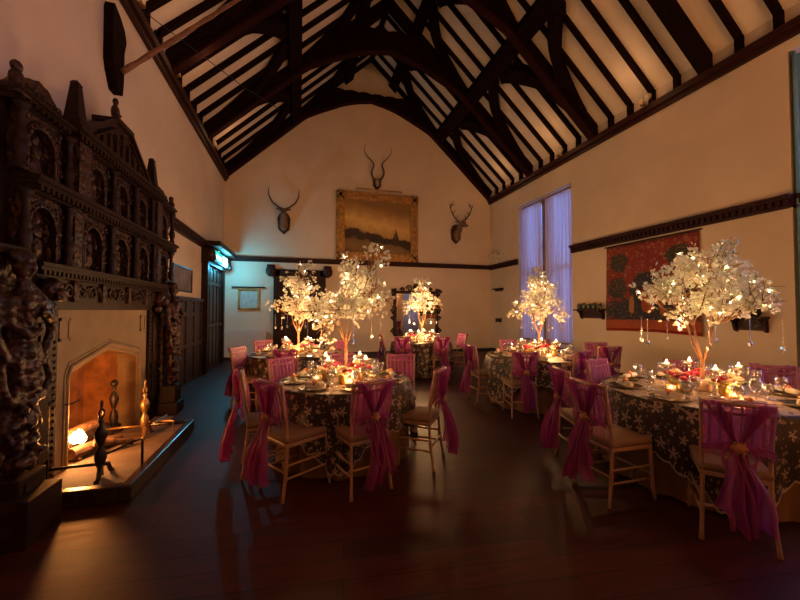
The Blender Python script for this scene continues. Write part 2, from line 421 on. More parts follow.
# window with mullions, glass, sheer curtains
w = MB(); wx = XR + .24
for y, hw_ in ((WY0 + .05, .06), (8.88, .2), (WY1 - .05, .06)): w.b2((wx - .06, y - hw_, WZ0), (wx + .06, y + hw_, WZ1))
for z in (WZ0 + .05, 2.7, WZ1 - .05): w.b2((wx - .05, WY0, z - .05), (wx + .05, WY1, z + .05))
win = struct(w.done('window_1', M_STONE))
MB().b2((wx + .0, WY0, WZ0), (wx + .01, WY1, WZ1)).done('window_pane', M_GLASS, win)
def curtain(name, y0, y1, z0, z1, x, label, folds=9, amp=.06, seed=0):
    t = thing(name, label, 'curtain', (x, (y0 + y1) / 2, z0))
    cy = (y0 + y1) / 2; r_ = random.Random(seed); ph = [r_.uniform(0, 6) for _ in range(4)]
    def f(u, v):
        y = y0 + (y1 - y0) * u
        g = math.sin(u * folds * 2 * PI + ph[0] + .5 * math.sin(v * 4 + ph[1])) + .5 * math.sin(u * folds * 4.6 * PI + ph[2])
        return (g * amp * (.5 + .5 * v), y - cy + .02 * math.sin(v * 5 + u * 9 + ph[3]), (z1 - z0) * (1 - v))
    MB().grid(f, folds * 12, 14).done('drape', M_CURT, t, smooth=True)
    MB().tube([(0, y0 - cy - .04, z1 - z0 + .01), (0, y1 - cy + .04, z1 - z0 + .01)], .014).done('heading_rod', M_BRASS, t)
curtain('curtain', WY0 + .04, 8.78, .62, 4.74, XR + .06, 'lilac-lit sheer curtain covering the nearer right half of the window', 8, seed=1)
curtain('curtain', 8.98, WY1 - .05, .62, 4.74, XR + .06, 'lilac-lit sheer curtain covering the farther left half of the window', 7, seed=4)
struct(MB().b2((XR - .01, WY0 - .03, WZ1 - .0), (XR + .03, WY1 + .03, WZ1 + .045)).done('trim_8', M_WHITE))
o = MB().grid(lambda u, v: (XR + .005 + .95 * u, BY1 - .045 - .02 * math.sin(u * 40), .06 + 5.19 * v), 60, 4).done('curtain', mat('dusk_blue_sheet', (.11, .26, .30), .85), smooth=True)  # added cloth sheet; its teal colour stands in for dusk light on the jamb
o.modifiers.new('thick', 'SOLIDIFY').thickness = .006; tag(o, 'added teal sheet standing in for dusk-blue light on the right bay jamb', 'curtain')
# bay window behind the near right opening (only its jamb shows)
w = MB()
for i in range(4):
    y = BY0 + (BY1 - BY0) * i / 3; w.b2((XR + 1.33, y - .05, .6), (XR + 1.43, y + .05, BZ1))
for z in (.65, 2.2, 3.8, BZ1 - .05): w.b2((XR + 1.34, BY0, z - .04), (XR + 1.42, BY1, z + .04))
win = struct(w.done('window_2', M_STONE))
MB().b2((XR + 1.375, BY0, .6), (XR + 1.385, BY1, BZ1)).done('window_pane', M_GLASS, win)

# ------------------------------------------------------------------ doors and panelling
def panelled(m, axis, a0, a1, z0, z1, face, depth, cols, rows, fr=.09):
    """frame bars and fielded panels on a plane. axis 'y' means it runs along Y at x=face"""
    def bx(u0, u1, za, zb, d0, d1):
        if axis == 'y': m.b2((face + d0, u0, za), (face + d1, u1, zb))
        else: m.b2((u0, face - d0, za), (u1, face - d1, zb))
    bx(a0, a1, z0, z1, 0, depth * .4)
    W = (a1 - a0 - fr) / cols; zz = [z0] + [z0 + (z1 - z0) * r for r in rows] + [z1]
    for i in range(cols + 1): bx(a0 + i * W, a0 + i * W + fr, z0, z1, 0, depth)
    for z in zz: bx(a0, a1, max(z0, z - fr / 2), min(z1, z + fr / 2), 0, depth * .95)
    for i in range(cols):
        for za, zb in zip(zz, zz[1:]):
            bx(a0 + i * W + fr + .04, a0 + (i + 1) * W - .04, za + fr * .5 + .04, zb - fr * .5 - .04, 0, depth * .75)
m = MB(); panelled(m, 'y', FC + 1.72, 9.26, 0, 1.72, XL, .06, 5, (.45, .82)); m.b2((XL, FC + 1.72, 1.70), (XL + .09, 9.26, 1.76))
struct(m.done('trim_9', M_PANEL))
m = MB(); panelled(m, 'y', 9.5, 11.15, .02, 2.6, XL, .07, 4, (.42, .84)); dl = struct(m.done('door_1', M_PANEL))
m = MB(); m.b2((XL, 9.32, 0), (XL + .14, 9.5, 2.62)); m.b2((XL, 11.15, 0), (XL + .14, 11.33, 2.62)); m.b2((XL, 9.28, 2.6), (XL + .16, 11.4, 2.98)); m.b2((XL, 9.24, 3.02), (XL + .42, 11.44, 3.14))
m.done('door_surround', M_OAKS, dl)
for y in (9.34, 11.36):
    MB().ball((XL + .2, y, 2.85), (.1, .1, .16)).ball((XL + .24, y, 2.75), (.08, .08, .1)).done('carved_bracket', M_OAK, dl, smooth=True)
MB().ball((XL + .11, 10.9, 1.1), .035).done('door_knob', M_BRASS, dl, smooth=True)
m = MB(); panelled(m, 'x', -.62, .62, .02, 2.6, YB, .06, 3, (.4, .8)); db = struct(m.done('door_2', M_RAIL))
m = MB(); m.b2((-.80, YB - .10, 0), (-.62, YB, 2.75)); m.b2((.62, YB - .10, 0), (.80, YB, 2.75)); m.b2((-.80, YB - .10, 2.58), (.80, YB, 2.78)); m.done('door_surround', M_OAKS, db)
def carved_head(x, y, z, label):
    o = MB()
    o.ball((0, -.10, 0), (.16, .12, .19)).ball((0, -.2, -.03), (.05, .05, .07)).ball((-.07, -.18, .05), .035).ball((.07, -.18, .05), .035).ball((0, -.17, -.12), (.09, .06, .05)).b2((-.12, -.1, .1), (.12, 0, .2))
    o = o.done('carved_corbel_head', M_OAK, smooth=True, loc=(x, y, z)); tag(o, label, 'corbel')
carved_head(-.88, YB, 2.72, 'dark carved head corbel at the left top corner of the back door')
carved_head(.86, YB, 2.72, 'dark carved head corbel at the right top corner of the back door')

# exit sign
M_EXC = mat('exit_sign_cyan', (.0, .35, .30), .5, emit=((.0, .55, .45), .9)); M_EXW = mat('exit_sign_white', (.7, .9, .9), .5, emit=((.45, 1.0, .92), 2.2))
t = thing('exit_sign', 'glowing cyan exit light box above the left panelled door', 'exit sign', (XL + .2, 10.2, 2.70))
MB().b2((-.04, -.86, -.02), (.05, .86, .28)).done('housing', M_IRON, t)
MB().b2((.05, -.82, .01), (.06, .82, .25)).done('cyan_face', M_EXC, t)
MB().b2((.06, .16, .03), (.066, .76, .23)).done('white_door_symbol', M_EXW, t)
m = MB(); m.prism([(-.62, .13), (-.44, .22), (-.44, .17), (-.02, .17), (-.02, .05), (-.44, .05), (-.44, .03)], 'x', .06, .066)
m.done('white_arrow_symbol', M_EXW, t)
MB().ball((.0, -.05, .33), .018).done('green_indicator', mat('green_led', (.1, .8, .2), .5, emit=((.1, 1, .2), 6)), t)
light('exit_glow', (XL + .34, 10.95, 2.72), P_EXIT, (.10, .66, 1.0), .08)

# small framed picture with rail, radiator, poster
def framed(name, label, cat, x0, x1, z0, z1, fw, face_mat, depth=.05, frame_mat=M_GILT, y=YB):
    t = thing(name, label, cat, ((x0 + x1) / 2, y, z0)); hw = (x1 - x0) / 2; h = z1 - z0; m = MB()
    for a, b in [((-hw, 0), (-hw + fw, h)), ((hw - fw, 0), (hw, h)), ((-hw, 0), (hw, fw)), ((-hw, h - fw), (hw, h))]:
        m.b2((a[0], -depth, a[1]), (b[0], 0, b[1]), bev=min(.015, fw * .25))
        m.b2((a[0] + (fw * .3 if b[0] - a[0] < hw else 0), -depth * 1.25, a[1] + fw * .3 * (b[0] - a[0] > hw)), (b[0] - (fw * .3 if b[0] - a[0] < hw else 0), 0, b[1] - fw * .3 * (b[0] - a[0] > hw)))
    m.done('frame', frame_mat, t)
    MB().b2((-hw + fw * .9, -depth * .4, fw * .9), (hw - fw * .9, -.002, h - fw * .9)).done('picture', face_mat, t)
    return t
def landscape_mat():
    m = bpy.data.materials.new('oil_landscape'); m.use_nodes = True; nt = m.node_tree; N = nt.nodes; L = nt.links; b = N['Principled BSDF']
    b.inputs['Roughness'].default_value = .4
    tc = N.new('ShaderNodeTexCoord'); sp = N.new('ShaderNodeSeparateXYZ'); L.new(tc.outputs['Generated'], sp.inputs[0])
    nz = N.new('ShaderNodeTexNoise'); nz.inputs['Scale'].default_value = 3.2; nz.inputs['Detail'].default_value = 6; L.new(tc.outputs['Object'], nz.inputs['Vector'])
    nr = N.new('ShaderNodeMapRange'); nr.inputs['To Min'].default_value = -.16; nr.inputs['To Max'].default_value = .16; L.new(nz.outputs['Fac'], nr.inputs['Value'])
    ad = N.new('ShaderNodeMath'); ad.operation = 'ADD'; L.new(sp.outputs['Z'], ad.inputs[0]); L.new(nr.outputs['Result'], ad.inputs[1])
    # headland falls from the left: add x slope
    mu = N.new('ShaderNodeMath'); mu.operation = 'MULTIPLY_ADD'; L.new(sp.outputs['X'], mu.inputs[0]); mu.inputs[1].default_value = .22; L.new(ad.outputs[0], mu.inputs[2])
    cr = N.new('ShaderNodeValToRGB'); e = cr.color_ramp.elements
    e[0].position = 0; e[0].color = (.10, .055, .018, 1); e[1].position = 1; e[1].color = (.22, .12, .035, 1)
    for p, c in ((.16, (.20, .12, .04)), (.30, (.15, .09, .03)), (.34, (.022, .012, .006)), (.46, (.03, .016, .008)), (.50, (.42, .25, .08)), (.66, (.62, .40, .14)), (.85, (.36, .21, .065))):
        x = e.new(p); x.color = (*c, 1)
    L.new(mu.outputs[0], cr.inputs['Fac']); L.new(cr.outputs['Color'], b.inputs['Base Color']); return m
pt = framed('landscape_painting', 'large gilt-framed dark oil landscape hanging above the rail on the back wall', 'painting', 1.13, 3.96, 3.16, 5.46, .27, landscape_mat(), .10)
m = MB(); m.prism([(.45, .62), (.52, .55), (.70, .55), (.76, .62)], 'y', -.05, -.045); m.b2((.60, -.05, .60), (.615, -.045, 1.15)); m.prism([(.62, .64), (.62, 1.1), (.76, .66)], 'y', -.05, -.045); m.prism([(.59, .64), (.59, 1.0), (.47, .66)], 'y', -.05, -.045)
m.done('painted_ship', mat('ship_paint', (.035, .02, .01), .5), pt)
t = thing('picture_light', 'long slim brass picture light above the gilt landscape painting', 'picture light', (2.5, YB, 5.47))
MB().tube([(-.75, -.16, .08), (.85, -.16, .08)], .022).done('lamp_tube', M_BRASS, t, smooth=True)
MB().tube([(0, 0, 0), (0, -.08, .06), (0, -.16, .08)], .012).done('bracket', M_BRASS, t)
sm = mat('pale_print', (.42, .46, .42), .6, noise=(9, .8, (.25, .30, .28)))
framed('framed_print', 'small gold-framed pale print hanging on the cyan-lit back wall', 'picture', -1.83, -1.20, 1.5, 2.16, .07, sm, .04)
tag(MB().b2((-2.0, YB - .06, 2.18), (-1.05, YB, 2.22)).done('picture_ledge', M_OAKS), 'thin dark wooden ledge above the small framed print', 'ledge')
t = thing('radiator', 'white ribbed radiator against the left end of the back wall', 'radiator', (-1.6, YB, .08))
m = MB(); m.b2((-.6, -.10, 0), (.6, -.02, .84))
for i in range(20): m.box((-.57 + i * .06, -.105, .42), (.03, .02, .8), bev=.006)
m.done('ribbed_panel', M_WHITE, t); MB().tube([(.66, -.06, -.08), (.66, -.06, .2), (.58, -.06, .2)], .012).done('valve_pipe', M_BRASS, t)
t = thing('wooden_stick_post', 'short pale wooden post standing at the right end of the radiator', 'post', (-.93, YB - .06, 0)); MB().b2((-.04, -.03, 0), (.05, .03, .8)).done('post_body', M_CHAIR, t)
po = mat('aged_map_paper', (.19, .12, .06), .8, noise=(5, .9, (.10, .06, .03)), bump=('noise', 8, .2, .01))
def flat_left(name, label, cat, y0, y1, z0, z1, m_):
    t = thing(name, label, cat, (XL, (y0 + y1) / 2, z0)); h = (y1 - y0) / 2
    m = MB(); [m.b2((0, a, c), (.035, b, d)) for a, b, c, d in ((-h, -h + .03, 0, z1 - z0), (h - .03, h, 0, z1 - z0), (-h, h, 0, .03), (-h, h, z1 - z0 - .03, z1 - z0))]
    m.done('frame', M_OAKS, t); MB().b2((.002, -h + .02, .02), (.02, h - .02, z1 - z0 - .02)).done('picture', m_, t)
flat_left('framed_map', 'aged brown framed print on the left wall beside the carved chimneypiece', 'picture', 7.3, 8.5, 1.86, 2.36, po)

# ------------------------------------------------------------------ carved chimneypiece
fp = thing('chimneypiece', 'huge dark carved oak chimneypiece with obelisks and stone fireplace surround', 'fireplace', (XL, FC, 0))
# local: x out of the wall, y along the wall from the centre, z up
FX = .40                                            # face of the overmantel
A0, A1 = -1.62, 1.70
def fbox(m, x0, x1, y0, y1, z0, z1, bev=0): return m.b2((x0, y0, z0), (x1, y1, z1), bev=bev)
# stone surround
def tudor(m, x0, x1, hw, zsh, zap, top, out):
    pts = [(-hw, .0), (-hw, zsh - .10), (-hw * .93, zsh), (0, zap), (hw * .93, zsh), (hw, zsh - .10), (hw, 0)]
    return pts
hw, zsh, zap, STO = .72, .95, 1.10, .94
pl = tudor(None, 0, 0, hw, zsh, zap, 1.5, STO)
m = MB(); x0, x1 = .05, .32
m.prism([(-STO, 0), (-hw, 0), (-hw, 1.5), (-STO, 1.5)], 'x', x0, x1); m.prism([(STO, 0), (hw, 0), (hw, 1.5), (STO, 1.5)], 'x', x0, x1)
for a, b in zip(pl[1:-2], pl[2:-1]): m.prism([a, b, (b[0], 1.5), (a[0], 1.5)], 'x', x0, x1)
m.done('stone_surround', M_STONE, fp)
m = MB()
for off, xx, r in ((.035, .325, .022), (-.005, .30, .018), (.075, .322, .012)):
    k = 1 + off
    m.tube([(xx, p[0] * (1 + off), p[1] + (off if p[1] > .5 else 0)) for p in pl], r, 8)
m.done('arch_moulding', M_STONE, fp, smooth=True)
for sy in (-1, 1):
    m = MB(); y = sy * .80
    for a, b, c, d in ((-.075, -.05, -.1, .1), (.05, .075, -.1, .1), (-.075, .075, .075, .1), (-.075, .075, -.1, -.075)): fbox(m, .31, .335, y + a, y + b, 1.33 + c, 1.33 + d)
    fbox(m, .315, .325, y - .05, y + .05, 1.26, 1.4); m.done('stone_corner_panel', M_STONE, fp)
# firebox
m = MB(); fbox(m, -.42, -.38, -.75, .75, 0, 1.15); fbox(m, -.42, .05, -.80, -.745, 0, 1.15); fbox(m, -.42, .05, .745, .80, 0, 1.15); fbox(m, -.42, .05, -.8, .8, 1.12, 1.2)
m.done('firebox', M_FIREBRICK, fp)
m = MB(); fbox(m, -.37, -.34, -.38, .40, .12, .75, .01); m.tube([(-.335, -.34, .7), (-.335, 0, .82), (-.335, .36, .7)], .02); m.done('iron_fireback', M_FIREBRICK, fp)
# frame around the stone and pilasters
m = MB()
for sy in (-1, 1):
    fbox(m, .0, .36, sy * .94, sy * 1.02, 0, 1.52); fbox(m, .0, .34, sy * 1.02, sy * 1.2, 0, 1.55)
    fbox(m, .3, .38, sy * 1.04, sy * 1.17, .3, 1.4, .01)
    for i in range(26): m.ball((.365, sy * .98, .1 + i * .054), .016, 1)
fbox(m, .0, .36, -1.02, 1.02, 1.5, 1.56)
m.done('inner_oak_frame', M_OAKS, fp)
# frieze with scrolls
m = MB(); fbox(m, 0, .36, -1.3, 1.3, 1.56, 1.76); frz = m.done('frieze', M_OAKS, fp); fp.scale = (.84, 1, 1)
def scroll(m, x, y, z, r, turn=1, tw=.014, n=18, loops=1.35):
    P = []; R_ = []
    for i in range(n + 1):
        t = i / n; a = t * loops * 2 * PI; rr = r * (1 - .82 * t)
        P.append((x + .012 * t, y + turn * rr * math.cos(a), z + rr * math.sin(a))); R_.append(tw * (1 - .45 * t))
    m.tube(P, R_, 6)
def leafy(m, x, y, z, s, k):
    r_ = random.Random(k)
    for i in range(5):
        a = r_.uniform(0, 2 * PI); m.ball((x, y + s * math.cos(a) * .6, z + s * math.sin(a) * .6), (.018, s * .35, s * .16), 1, Matrix.Rotation(a, 3, 'X'))
m = MB()
for i in range(14):
    y = -1.2 + i * .185
    if abs(abs(y) - 1.15) < .12: continue
    scroll(m, .37, y, 1.66, .07, 1 if i % 2 else -1); leafy(m, .375, y + .09, 1.66, .07, i)
for y in (-.75, -.28, .28, .75): fbox(m, .35, .40, y - .035, y + .035, 1.57, 1.76, .008)
m.done('carved_scrolls', M_OAK, frz, smooth=True)
def cornice(name, z, x_out, y0, y1, h=.13, dent=.055, parent=fp):
    m = MB(); fbox(m, 0, x_out, y0, y1, z + h * .7, z + h); fbox(m, 0, x_out - .03, y0 + .02, y1 - .02, z + h * .45, z + h * .7); fbox(m, 0, x_out - .07, y0 + .03, y1 - .03, z, z + h * .45)
    n = int((y1 - y0) / (dent * 1.25))
    for i in range(n):
        y = y0 + .03 + (y1 - y0 - .06) * (i + .5) / n; m.box((x_out - .05, y, z + h * .28), (.05, dent * .62, h * .36))
    return m.done(name, M_OAKS, parent)
cornice('mantel_shelf', 1.76, .50, -1.34, 1.34, .10, .045)
cornice('middle_cornice', 2.38, .50, A0, A1, .12)
# carcase behind both tiers
m = MB(); fbox(m, 0, .28, -1.72, A1, 1.5, 3.0); m.done('overmantel_carcase', M_OAKS, fp)
def arch_pts(yc, z0, zs, r, x, n=12): return [(x, yc - r, z0), (x, yc - r, zs)] + [(x, yc - r * math.cos(PI * i / n), zs + r * math.sin(PI * i / n)) for i in range(1, n)] + [(x, yc + r, zs), (x, yc + r, z0)]
def niche(yc, w_, z0, z1, seed, figure=True):
    hwid = w_ / 2; r = hwid * .62; zs = z1 - r - .08
    m = MB(); fbox(m, .26, .36, yc - hwid, yc - r, z0, z1); fbox(m, .26, .36, yc + r, yc + hwid, z0, z1)
    pts = arch_pts(yc, zs, zs, r, 0)[1:-1]
    for a, b in zip(pts, pts[1:]): m.prism([(a[1], a[2]), (b[1], b[2]), (b[1], z1), (a[1], z1)], 'x', .26, .36)
    o = m.done('niche_panel', M_OAK, fp)
    m = MB(); m.tube(arch_pts(yc, z0, zs, r * 1.06, .365), .014, 6); m.tube(arch_pts(yc, z0, zs, r * 1.28, .365), .010, 6)
    pts = arch_pts(yc, zs, zs, r * 1.17, .37)
    for p in pts[1:-1]: m.ball(p, .016, 1)
    for sy in (-1, 1):
        leafy(m, .37, yc + sy * hwid * .78, z1 - .08, .07, seed); leafy(m, .37, yc + sy * hwid * .82, (z0 + zs) / 2, .06, seed + 1)
        fbox(m, .34, .385, yc + sy * r * .98, yc + sy * r * 1.4, zs - .03, zs)
    m.done('arch_carving', M_OAK, o, smooth=True)
    m = MB(); r_ = random.Random(seed); h = z1 - z0
    m.ball((.30, yc, z0 + h * .66), (.035, .033, .045)).ball((.30, yc, z0 + h * .46), (.045, .06, h * .14)).ball((.30, yc, z0 + h * .22), (.045, .065, h * .2))
    m.tube([(.31, yc - .05, z0 + h * .52), (.34, yc - .08, z0 + h * .42), (.35, yc - .02, z0 + h * .38)], .016); m.tube([(.31, yc + .05, z0 + h * .52), (.34, yc + .09, z0 + h * .45), (.33, yc + .07, z0 + h * .6)], .016)
    for i in range(7): leafy(m, .30, yc + r_.uniform(-r, r) * .8, z0 + h * r_.uniform(.1, .85), .05, seed * 7 + i)
    m.done('relief_figure', M_OAK, o, smooth=True)
def column(yc, z0, z1, x=.40, r=.045, name='column'):
    h = z1 - z0; p = [(r * 1.5, 0), (r * 1.5, h * .05), (r, h * .08), (r * 1.3, h * .12), (r * .8, h * .17), (r * 1.35, h * .3), (r * 1.2, h * .42), (r * .75, h * .47), (r * 1.1, h * .5), (r * .8, h * .54), (r * .75, h * .85), (r * 1.1, h * .88), (r * .8, h * .9), (r * 1.5, h * .96), (r * 1.5, h)]
    MB().lathe(p, (x, yc, z0), 12).done(name, M_OAKS, fp, smooth=True)
for yc, wd, sd in ((-1.36, .50, 11), (-.60, .50, 12), (0, .50, 13), (.60, .50, 14), (1.36, .50, 15)): niche(yc, wd, 1.88, 2.38, sd)
for yc in (-1.62, -1.08, -.90, -.30, .30, .90, 1.08, 1.62): column(yc, 1.86, 2.38, r=.036)
for yc, wd, sd in ((-1.40, .50, 21), (-.55, .42, 22), (0, .42, 23), (.55, .42, 24), (1.34, .46, 25)): niche(yc, wd, 2.50, 2.98, sd)
for yc in (-1.69, -1.10, -.82, -.28, .28, .82, 1.07, 1.64): column(yc, 2.50, 2.98, r=.036, name='upper_column')
m = MB()
m.bm.free()
for y in (-.95, .95): m = MB(); fbox(m, .2, .46, y - .1, y + .1, 2.5, 2.98); o_ = m.done('projecting_pier', M_OAK, fp); pass
for y in (-1.0, 1.0): m = MB(); fbox(m, .2, .44, y - .06, y + .06, 1.86, 2.38); m.done('projecting_pier', M_OAK, fp)
cornice('upper_cornice', 2.98, .50, -1.10, 1.10, .13)
for sy, nm in ((-1, 'end_cornice'), (1, 'end_cornice')): cornice(nm, 2.98, .46, -1.78 if sy < 0 else 1.10, -1.10 if sy < 0 else 1.72, .08)
# pediment
m = MB(); m.prism([(-.86, 3.11), (.86, 3.11), (.16, 3.56), (-.16, 3.56)], 'x', .10, .34)
ped = m.done('pediment', M_OAK, fp)
m = MB()
for sy in (-1, 1): m.beam((.36, sy * .90, 3.12), (.36, sy * .14, 3.60), .035, .06, up=(1, 0, 0)); m.beam((.36, sy * .68, 3.17), (.36, sy * .2, 3.47), .02, .03, up=(1, 0, 0))
fbox(m, .1, .40, -.2, .2, 3.55, 3.60)
for i in range(9):
    y = -.6 + i * .15; fbox(m, .33, .37, y - .025, y + .025, 3.14, 3.14 + .34 * (1 - abs(y) / .8), .005)
for i in range(10): scroll(m, .35, -.5 + i * .11, 3.28 + .1 * (1 - abs(-.5 + i * .11)), .04, 1 if i % 2 else -1, .01)
m.done('raking_moulding', M_OAKS, ped)
def finial(yc, z, s, x=.28):
    MB().lathe([(.05, 0), (.05, .05), (.03, .07), (.055, .12), (.03, .17), (.02, .19), (.045, .24), (.04, .29), (.015, .33), (.0, .34)], (x, yc, z), 10).done('finial', M_OAK, fp, smooth=True) if s == 0 else None
# centre finial: small standing figure
MB().ball((.26, 0, 3.86), (.035, .035, .045)).ball((.26, 0, 3.74), (.05, .055, .09)).ball((.26, 0, 3.64), (.06, .06, .06)).tube([(.28, -.05, 3.78), (.31, -.07, 3.70), (.32, 0, 3.7)], .018).done('standing_figure_finial', M_OAK, fp, smooth=True)
# obelisks on the piers
for y in (-.92, .92):
    m = MB(); x = .34; m.b2((x - .1, y - .1, 3.11), (x + .1, y + .1, 3.2))
    for a, b, z0, z1 in ((.07, .035, 3.2, 3.54), (.042, .02, 3.54, 3.57)):
        V = [m.bm.verts.new((x + sx * r, y + sy * r, z)) for r, z in ((a, z0), (b, z1)) for sx, sy in ((-1, -1), (1, -1), (1, 1), (-1, 1))]
        for k in range(4): m.bm.faces.new((V[k], V[(k + 1) % 4], V[4 + (k + 1) % 4], V[4 + k]))
        m.bm.faces.new(V[:4][::-1]); m.bm.faces.new(V[4:])
    m.done('obelisk', M_OAKS, fp)
# end bays: scroll cresting and figure finials
for sy in (-1, 1):
    m = MB(); n = 14; top = []; bot = []
    for i in range(n + 1):
        t = i / n; y = sy * (1.14 + t * (.50 if sy < 0 else .42)); top.append((y, 3.10 + .16 * math.sin(PI * t) ** .7 + .02 * abs(math.sin(t * 14)))); bot.append((y, 3.06))
    m.strip(top, bot, 'x', .2, .34)
    for i in range(6): scroll(m, .35, sy * (1.18 + i * .07), 3.15, .035, sy, .009)
    m.done('scrolled_cresting', M_OAK, fp)
    y = -1.71 if sy < 0 else 1.66
    MB().b2((.3, y - .06, 3.02), (.44, y + .06, 3.08)).ball((.37, y, 3.13), (.05, .05, .08)).ball((.37, y, 3.22), (.04, .045, .045)).ball((.39, y - .03, 3.12), (.05, .03, .06)).done('end_finial', M_OAK, fp, smooth=True)
for o_ in kids(fp):
    if o_.name.split('.')[0] in ('overmantel_carcase', 'middle_cornice', 'upper_cornice', 'end_cornice', 'niche_panel', 'column', 'upper_column', 'projecting_pier', 'pediment', 'obelisk', 'scrolled_cresting', 'end_finial', 'standing_figure_finial'):
        o_.scale = (1, .93, 1); o_.location = (0, .11, 0)
# caryatid figures with scrolls, one voxel-joined carving each
def caryatid(yc, flip):
    m = MB(); X = .52; r_ = random.Random(5 if flip > 0 else 9)
    fl = flip
    m.ball((X, yc, 1.80), (.075, .07, .095)).ball((X + .06, yc, 1.79), (.03, .025, .03)).ball((X - .02, yc, 1.86), (.085, .09, .06)).ball((X, yc, 1.67), (.05, .05, .06))
    m.ball((X, yc, 1.53), (.10, .15, .13)).ball((X + .07, yc - .06, 1.54), .05).ball((X + .07, yc + .06, 1.54), .05).ball((X, yc, 1.36), (.09, .11, .12)).ball((X, yc, 1.22), (.11, .14, .10))
    m.tube([(X, yc - .14, 1.58), (X + .06, yc - .20, 1.42), (X + .12, yc - .10, 1.33), (X + .12, yc, 1.36)], [.05, .045, .035, .03]); m.tube([(X, yc + .14, 1.58), (X + .06, yc + .20, 1.42), (X + .12, yc + .08, 1.46), (X + .12, yc, 1.5)], [.05, .045, .035, .03])
    for z, w_ in ((1.12, .15), (1.0, .13), (.88, .115), (.74, .10), (.6, .09), (.46, .085)):
        m.ball((X - .02, yc, z), (w_ * .8, w_, .09))
        for s in (-1, 1): m.ball((X + .05, yc + s * w_ * .7, z + .02), (.045, .05, .05), 1)
        m.ball((X + .08, yc, z), (.04, .045, .05), 1)
    for s in (-1, 1):
        m.tube([(X - .06, yc + s * .10, 1.7), (X, yc + s * .24, 1.55), (X + .02, yc + s * .27, 1.35), (X + .03, yc + s * .18, 1.2), (X + .06, yc + s * .10, 1.12)], [.03, .035, .04, .035, .025])
        m.tube([(X + .02, yc + s * .2, 1.15), (X + .05, yc + s * .22, 1.0), (X + .04, yc + s * .14, .88), (X + .05, yc + s * .1, .98)], [.025, .03, .03, .02])
        m.tube([(X, yc + s * .12, .85), (X + .02, yc + s * .15, .7), (X + .02, yc + s * .08, .6)], [.03, .028, .02])
    for i in range(26):
        z = r_.uniform(.5, 1.7); m.ball((X + .06 + r_.uniform(0, .04), yc + r_.uniform(-.15, .15), z), r_.uniform(.02, .04), 1)
    o = m.done('caryatid_figure', M_OAK, fp, smooth=True)
    md = o.modifiers.new('join', 'REMESH'); md.mode = 'VOXEL'; md.voxel_size = .014; md.use_smooth_shade = True
    m = MB(); fbox(m, 0, .66, yc - .16, yc + .16, 0, .16, .01); fbox(m, 0, .62, yc - .13, yc + .13, .16, .40, .01); fbox(m, .6, .63, yc - .08, yc + .08, .2, .36); m.done('pedestal', M_OAKS, fp)
    m = MB(); fbox(m, 0, .42, yc - .15, yc + .15, .40, 1.86); m.done('backing_pilaster', M_OAK, fp)
    m = MB(); fbox(m, 0, .46, yc - .15, yc + .15, 1.88, 1.94, .01); m.done('capital_block', M_OAKS, fp)
caryatid(-1.56, -1); caryatid(1.42, 1)
for sy in (-1, 1):
    MB().ball((.42, sy * 1.14, 1.66), (.10, .09, .10)).ball((.50, sy * 1.14, 1.62), (.05, .06, .06)).ball((.40, sy * 1.14, 1.52), (.07, .07, .06)).done('lion_mask_bracket', M_OAK, fp, smooth=True)

# hearth
HX = .96                                          # out from the wall
m = MB(); m.b2((-.36, -.73, 0), (.06, .73, .10)); m.b2((.05, -1.20, 0), (HX - .06, .40, .10)); hearth = m.done('hearth_slab', M_HEARTH)
hearth.location = (XL, FC, 0); tag(hearth, 'raised stone hearth slab projecting in front of the fireplace', 'hearth')
m = MB(); m.b2((HX - .06, -1.28, 0), (HX + .02, .48, .125), .012); m.b2((.42, -1.28, 0), (HX - .06, -1.20, .125), .012); m.b2((.42, .40, 0), (HX - .06, .48, .125), .012)
o = m.done('hearth_kerb', mat('polished_dark_kerb', (.028, .016, .012), .25, spec=.7)); o.location = (XL, FC, 0); tag(o, 'polished dark kerb edging the stone hearth', 'hearth kerb')
m = MB(); m.b2((.40, -1.78, 0), (.74, -1.44, .30), .01)
m.done('scrolled_plinth', M_OAKS, fp)

# andirons, logs, flames
def andiron(x, y, h, label, m_=M_IRON, arm=None, rz=0, loop=True):
    t = thing('andiron', label, 'andiron', (x, y, .10), rz)
    s = h / .62
    m = MB(); m.lathe([(.035, .02), (.03, .08), (.045, .12), (.06, .18), (.05, .24), (.02, .28), (.035, .31), (.055, .36), (.065, .40), (.045, .45), (.018, .48), (.03, .52), (.015, .55)], (0, 0, 0), 12)
    bmesh.ops.scale(m.bm, vec=(.72, .72, s), verts=m.bm.verts[:]); m.done('turned_standard', m_, t, smooth=True)
    m = MB()
    if loop:
        for sg in (-1, 1): m.tube([(0, 0, .53 * s), (0, sg * .035, .56 * s), (0, sg * .04, .60 * s), (0, sg * .01, .63 * s), (0, -sg * .01, .66 * s)], .009, 6)
        m.ball((0, 0, .68 * s), (.012, .012, .03))
    else: m.ball((0, 0, .57 * s), .04)
    m.done('finial', m_, t, smooth=True)
    m = MB()
    for sg in (-1, 1): m.tube([(0, 0, .12 * s), (.03, sg * .06, .09), (.03, sg * .1, .02), (.03, sg * .13, .01)], [.018, .018, .016, .02], 6)
    m.tube([(0, 0, .11), (-.2, 0, .11), (-.38, 0, .10), (-.40, 0, .01)], .013, 6)
    m.done('feet_and_log_bar', m_, t, smooth=True)
    return t
andiron(-1.60, 3.58, .56, 'dark iron andiron with looped finial at the left front of the hearth')
andiron(-1.66, 4.62, .54, 'brass-lit andiron with looped finial at the right of the fireplace', M_BRASS)
andiron(-2.02, 4.78, .62, 'dark ball-topped andiron standing inside the middle of the firebox', M_IRON, loop=False)
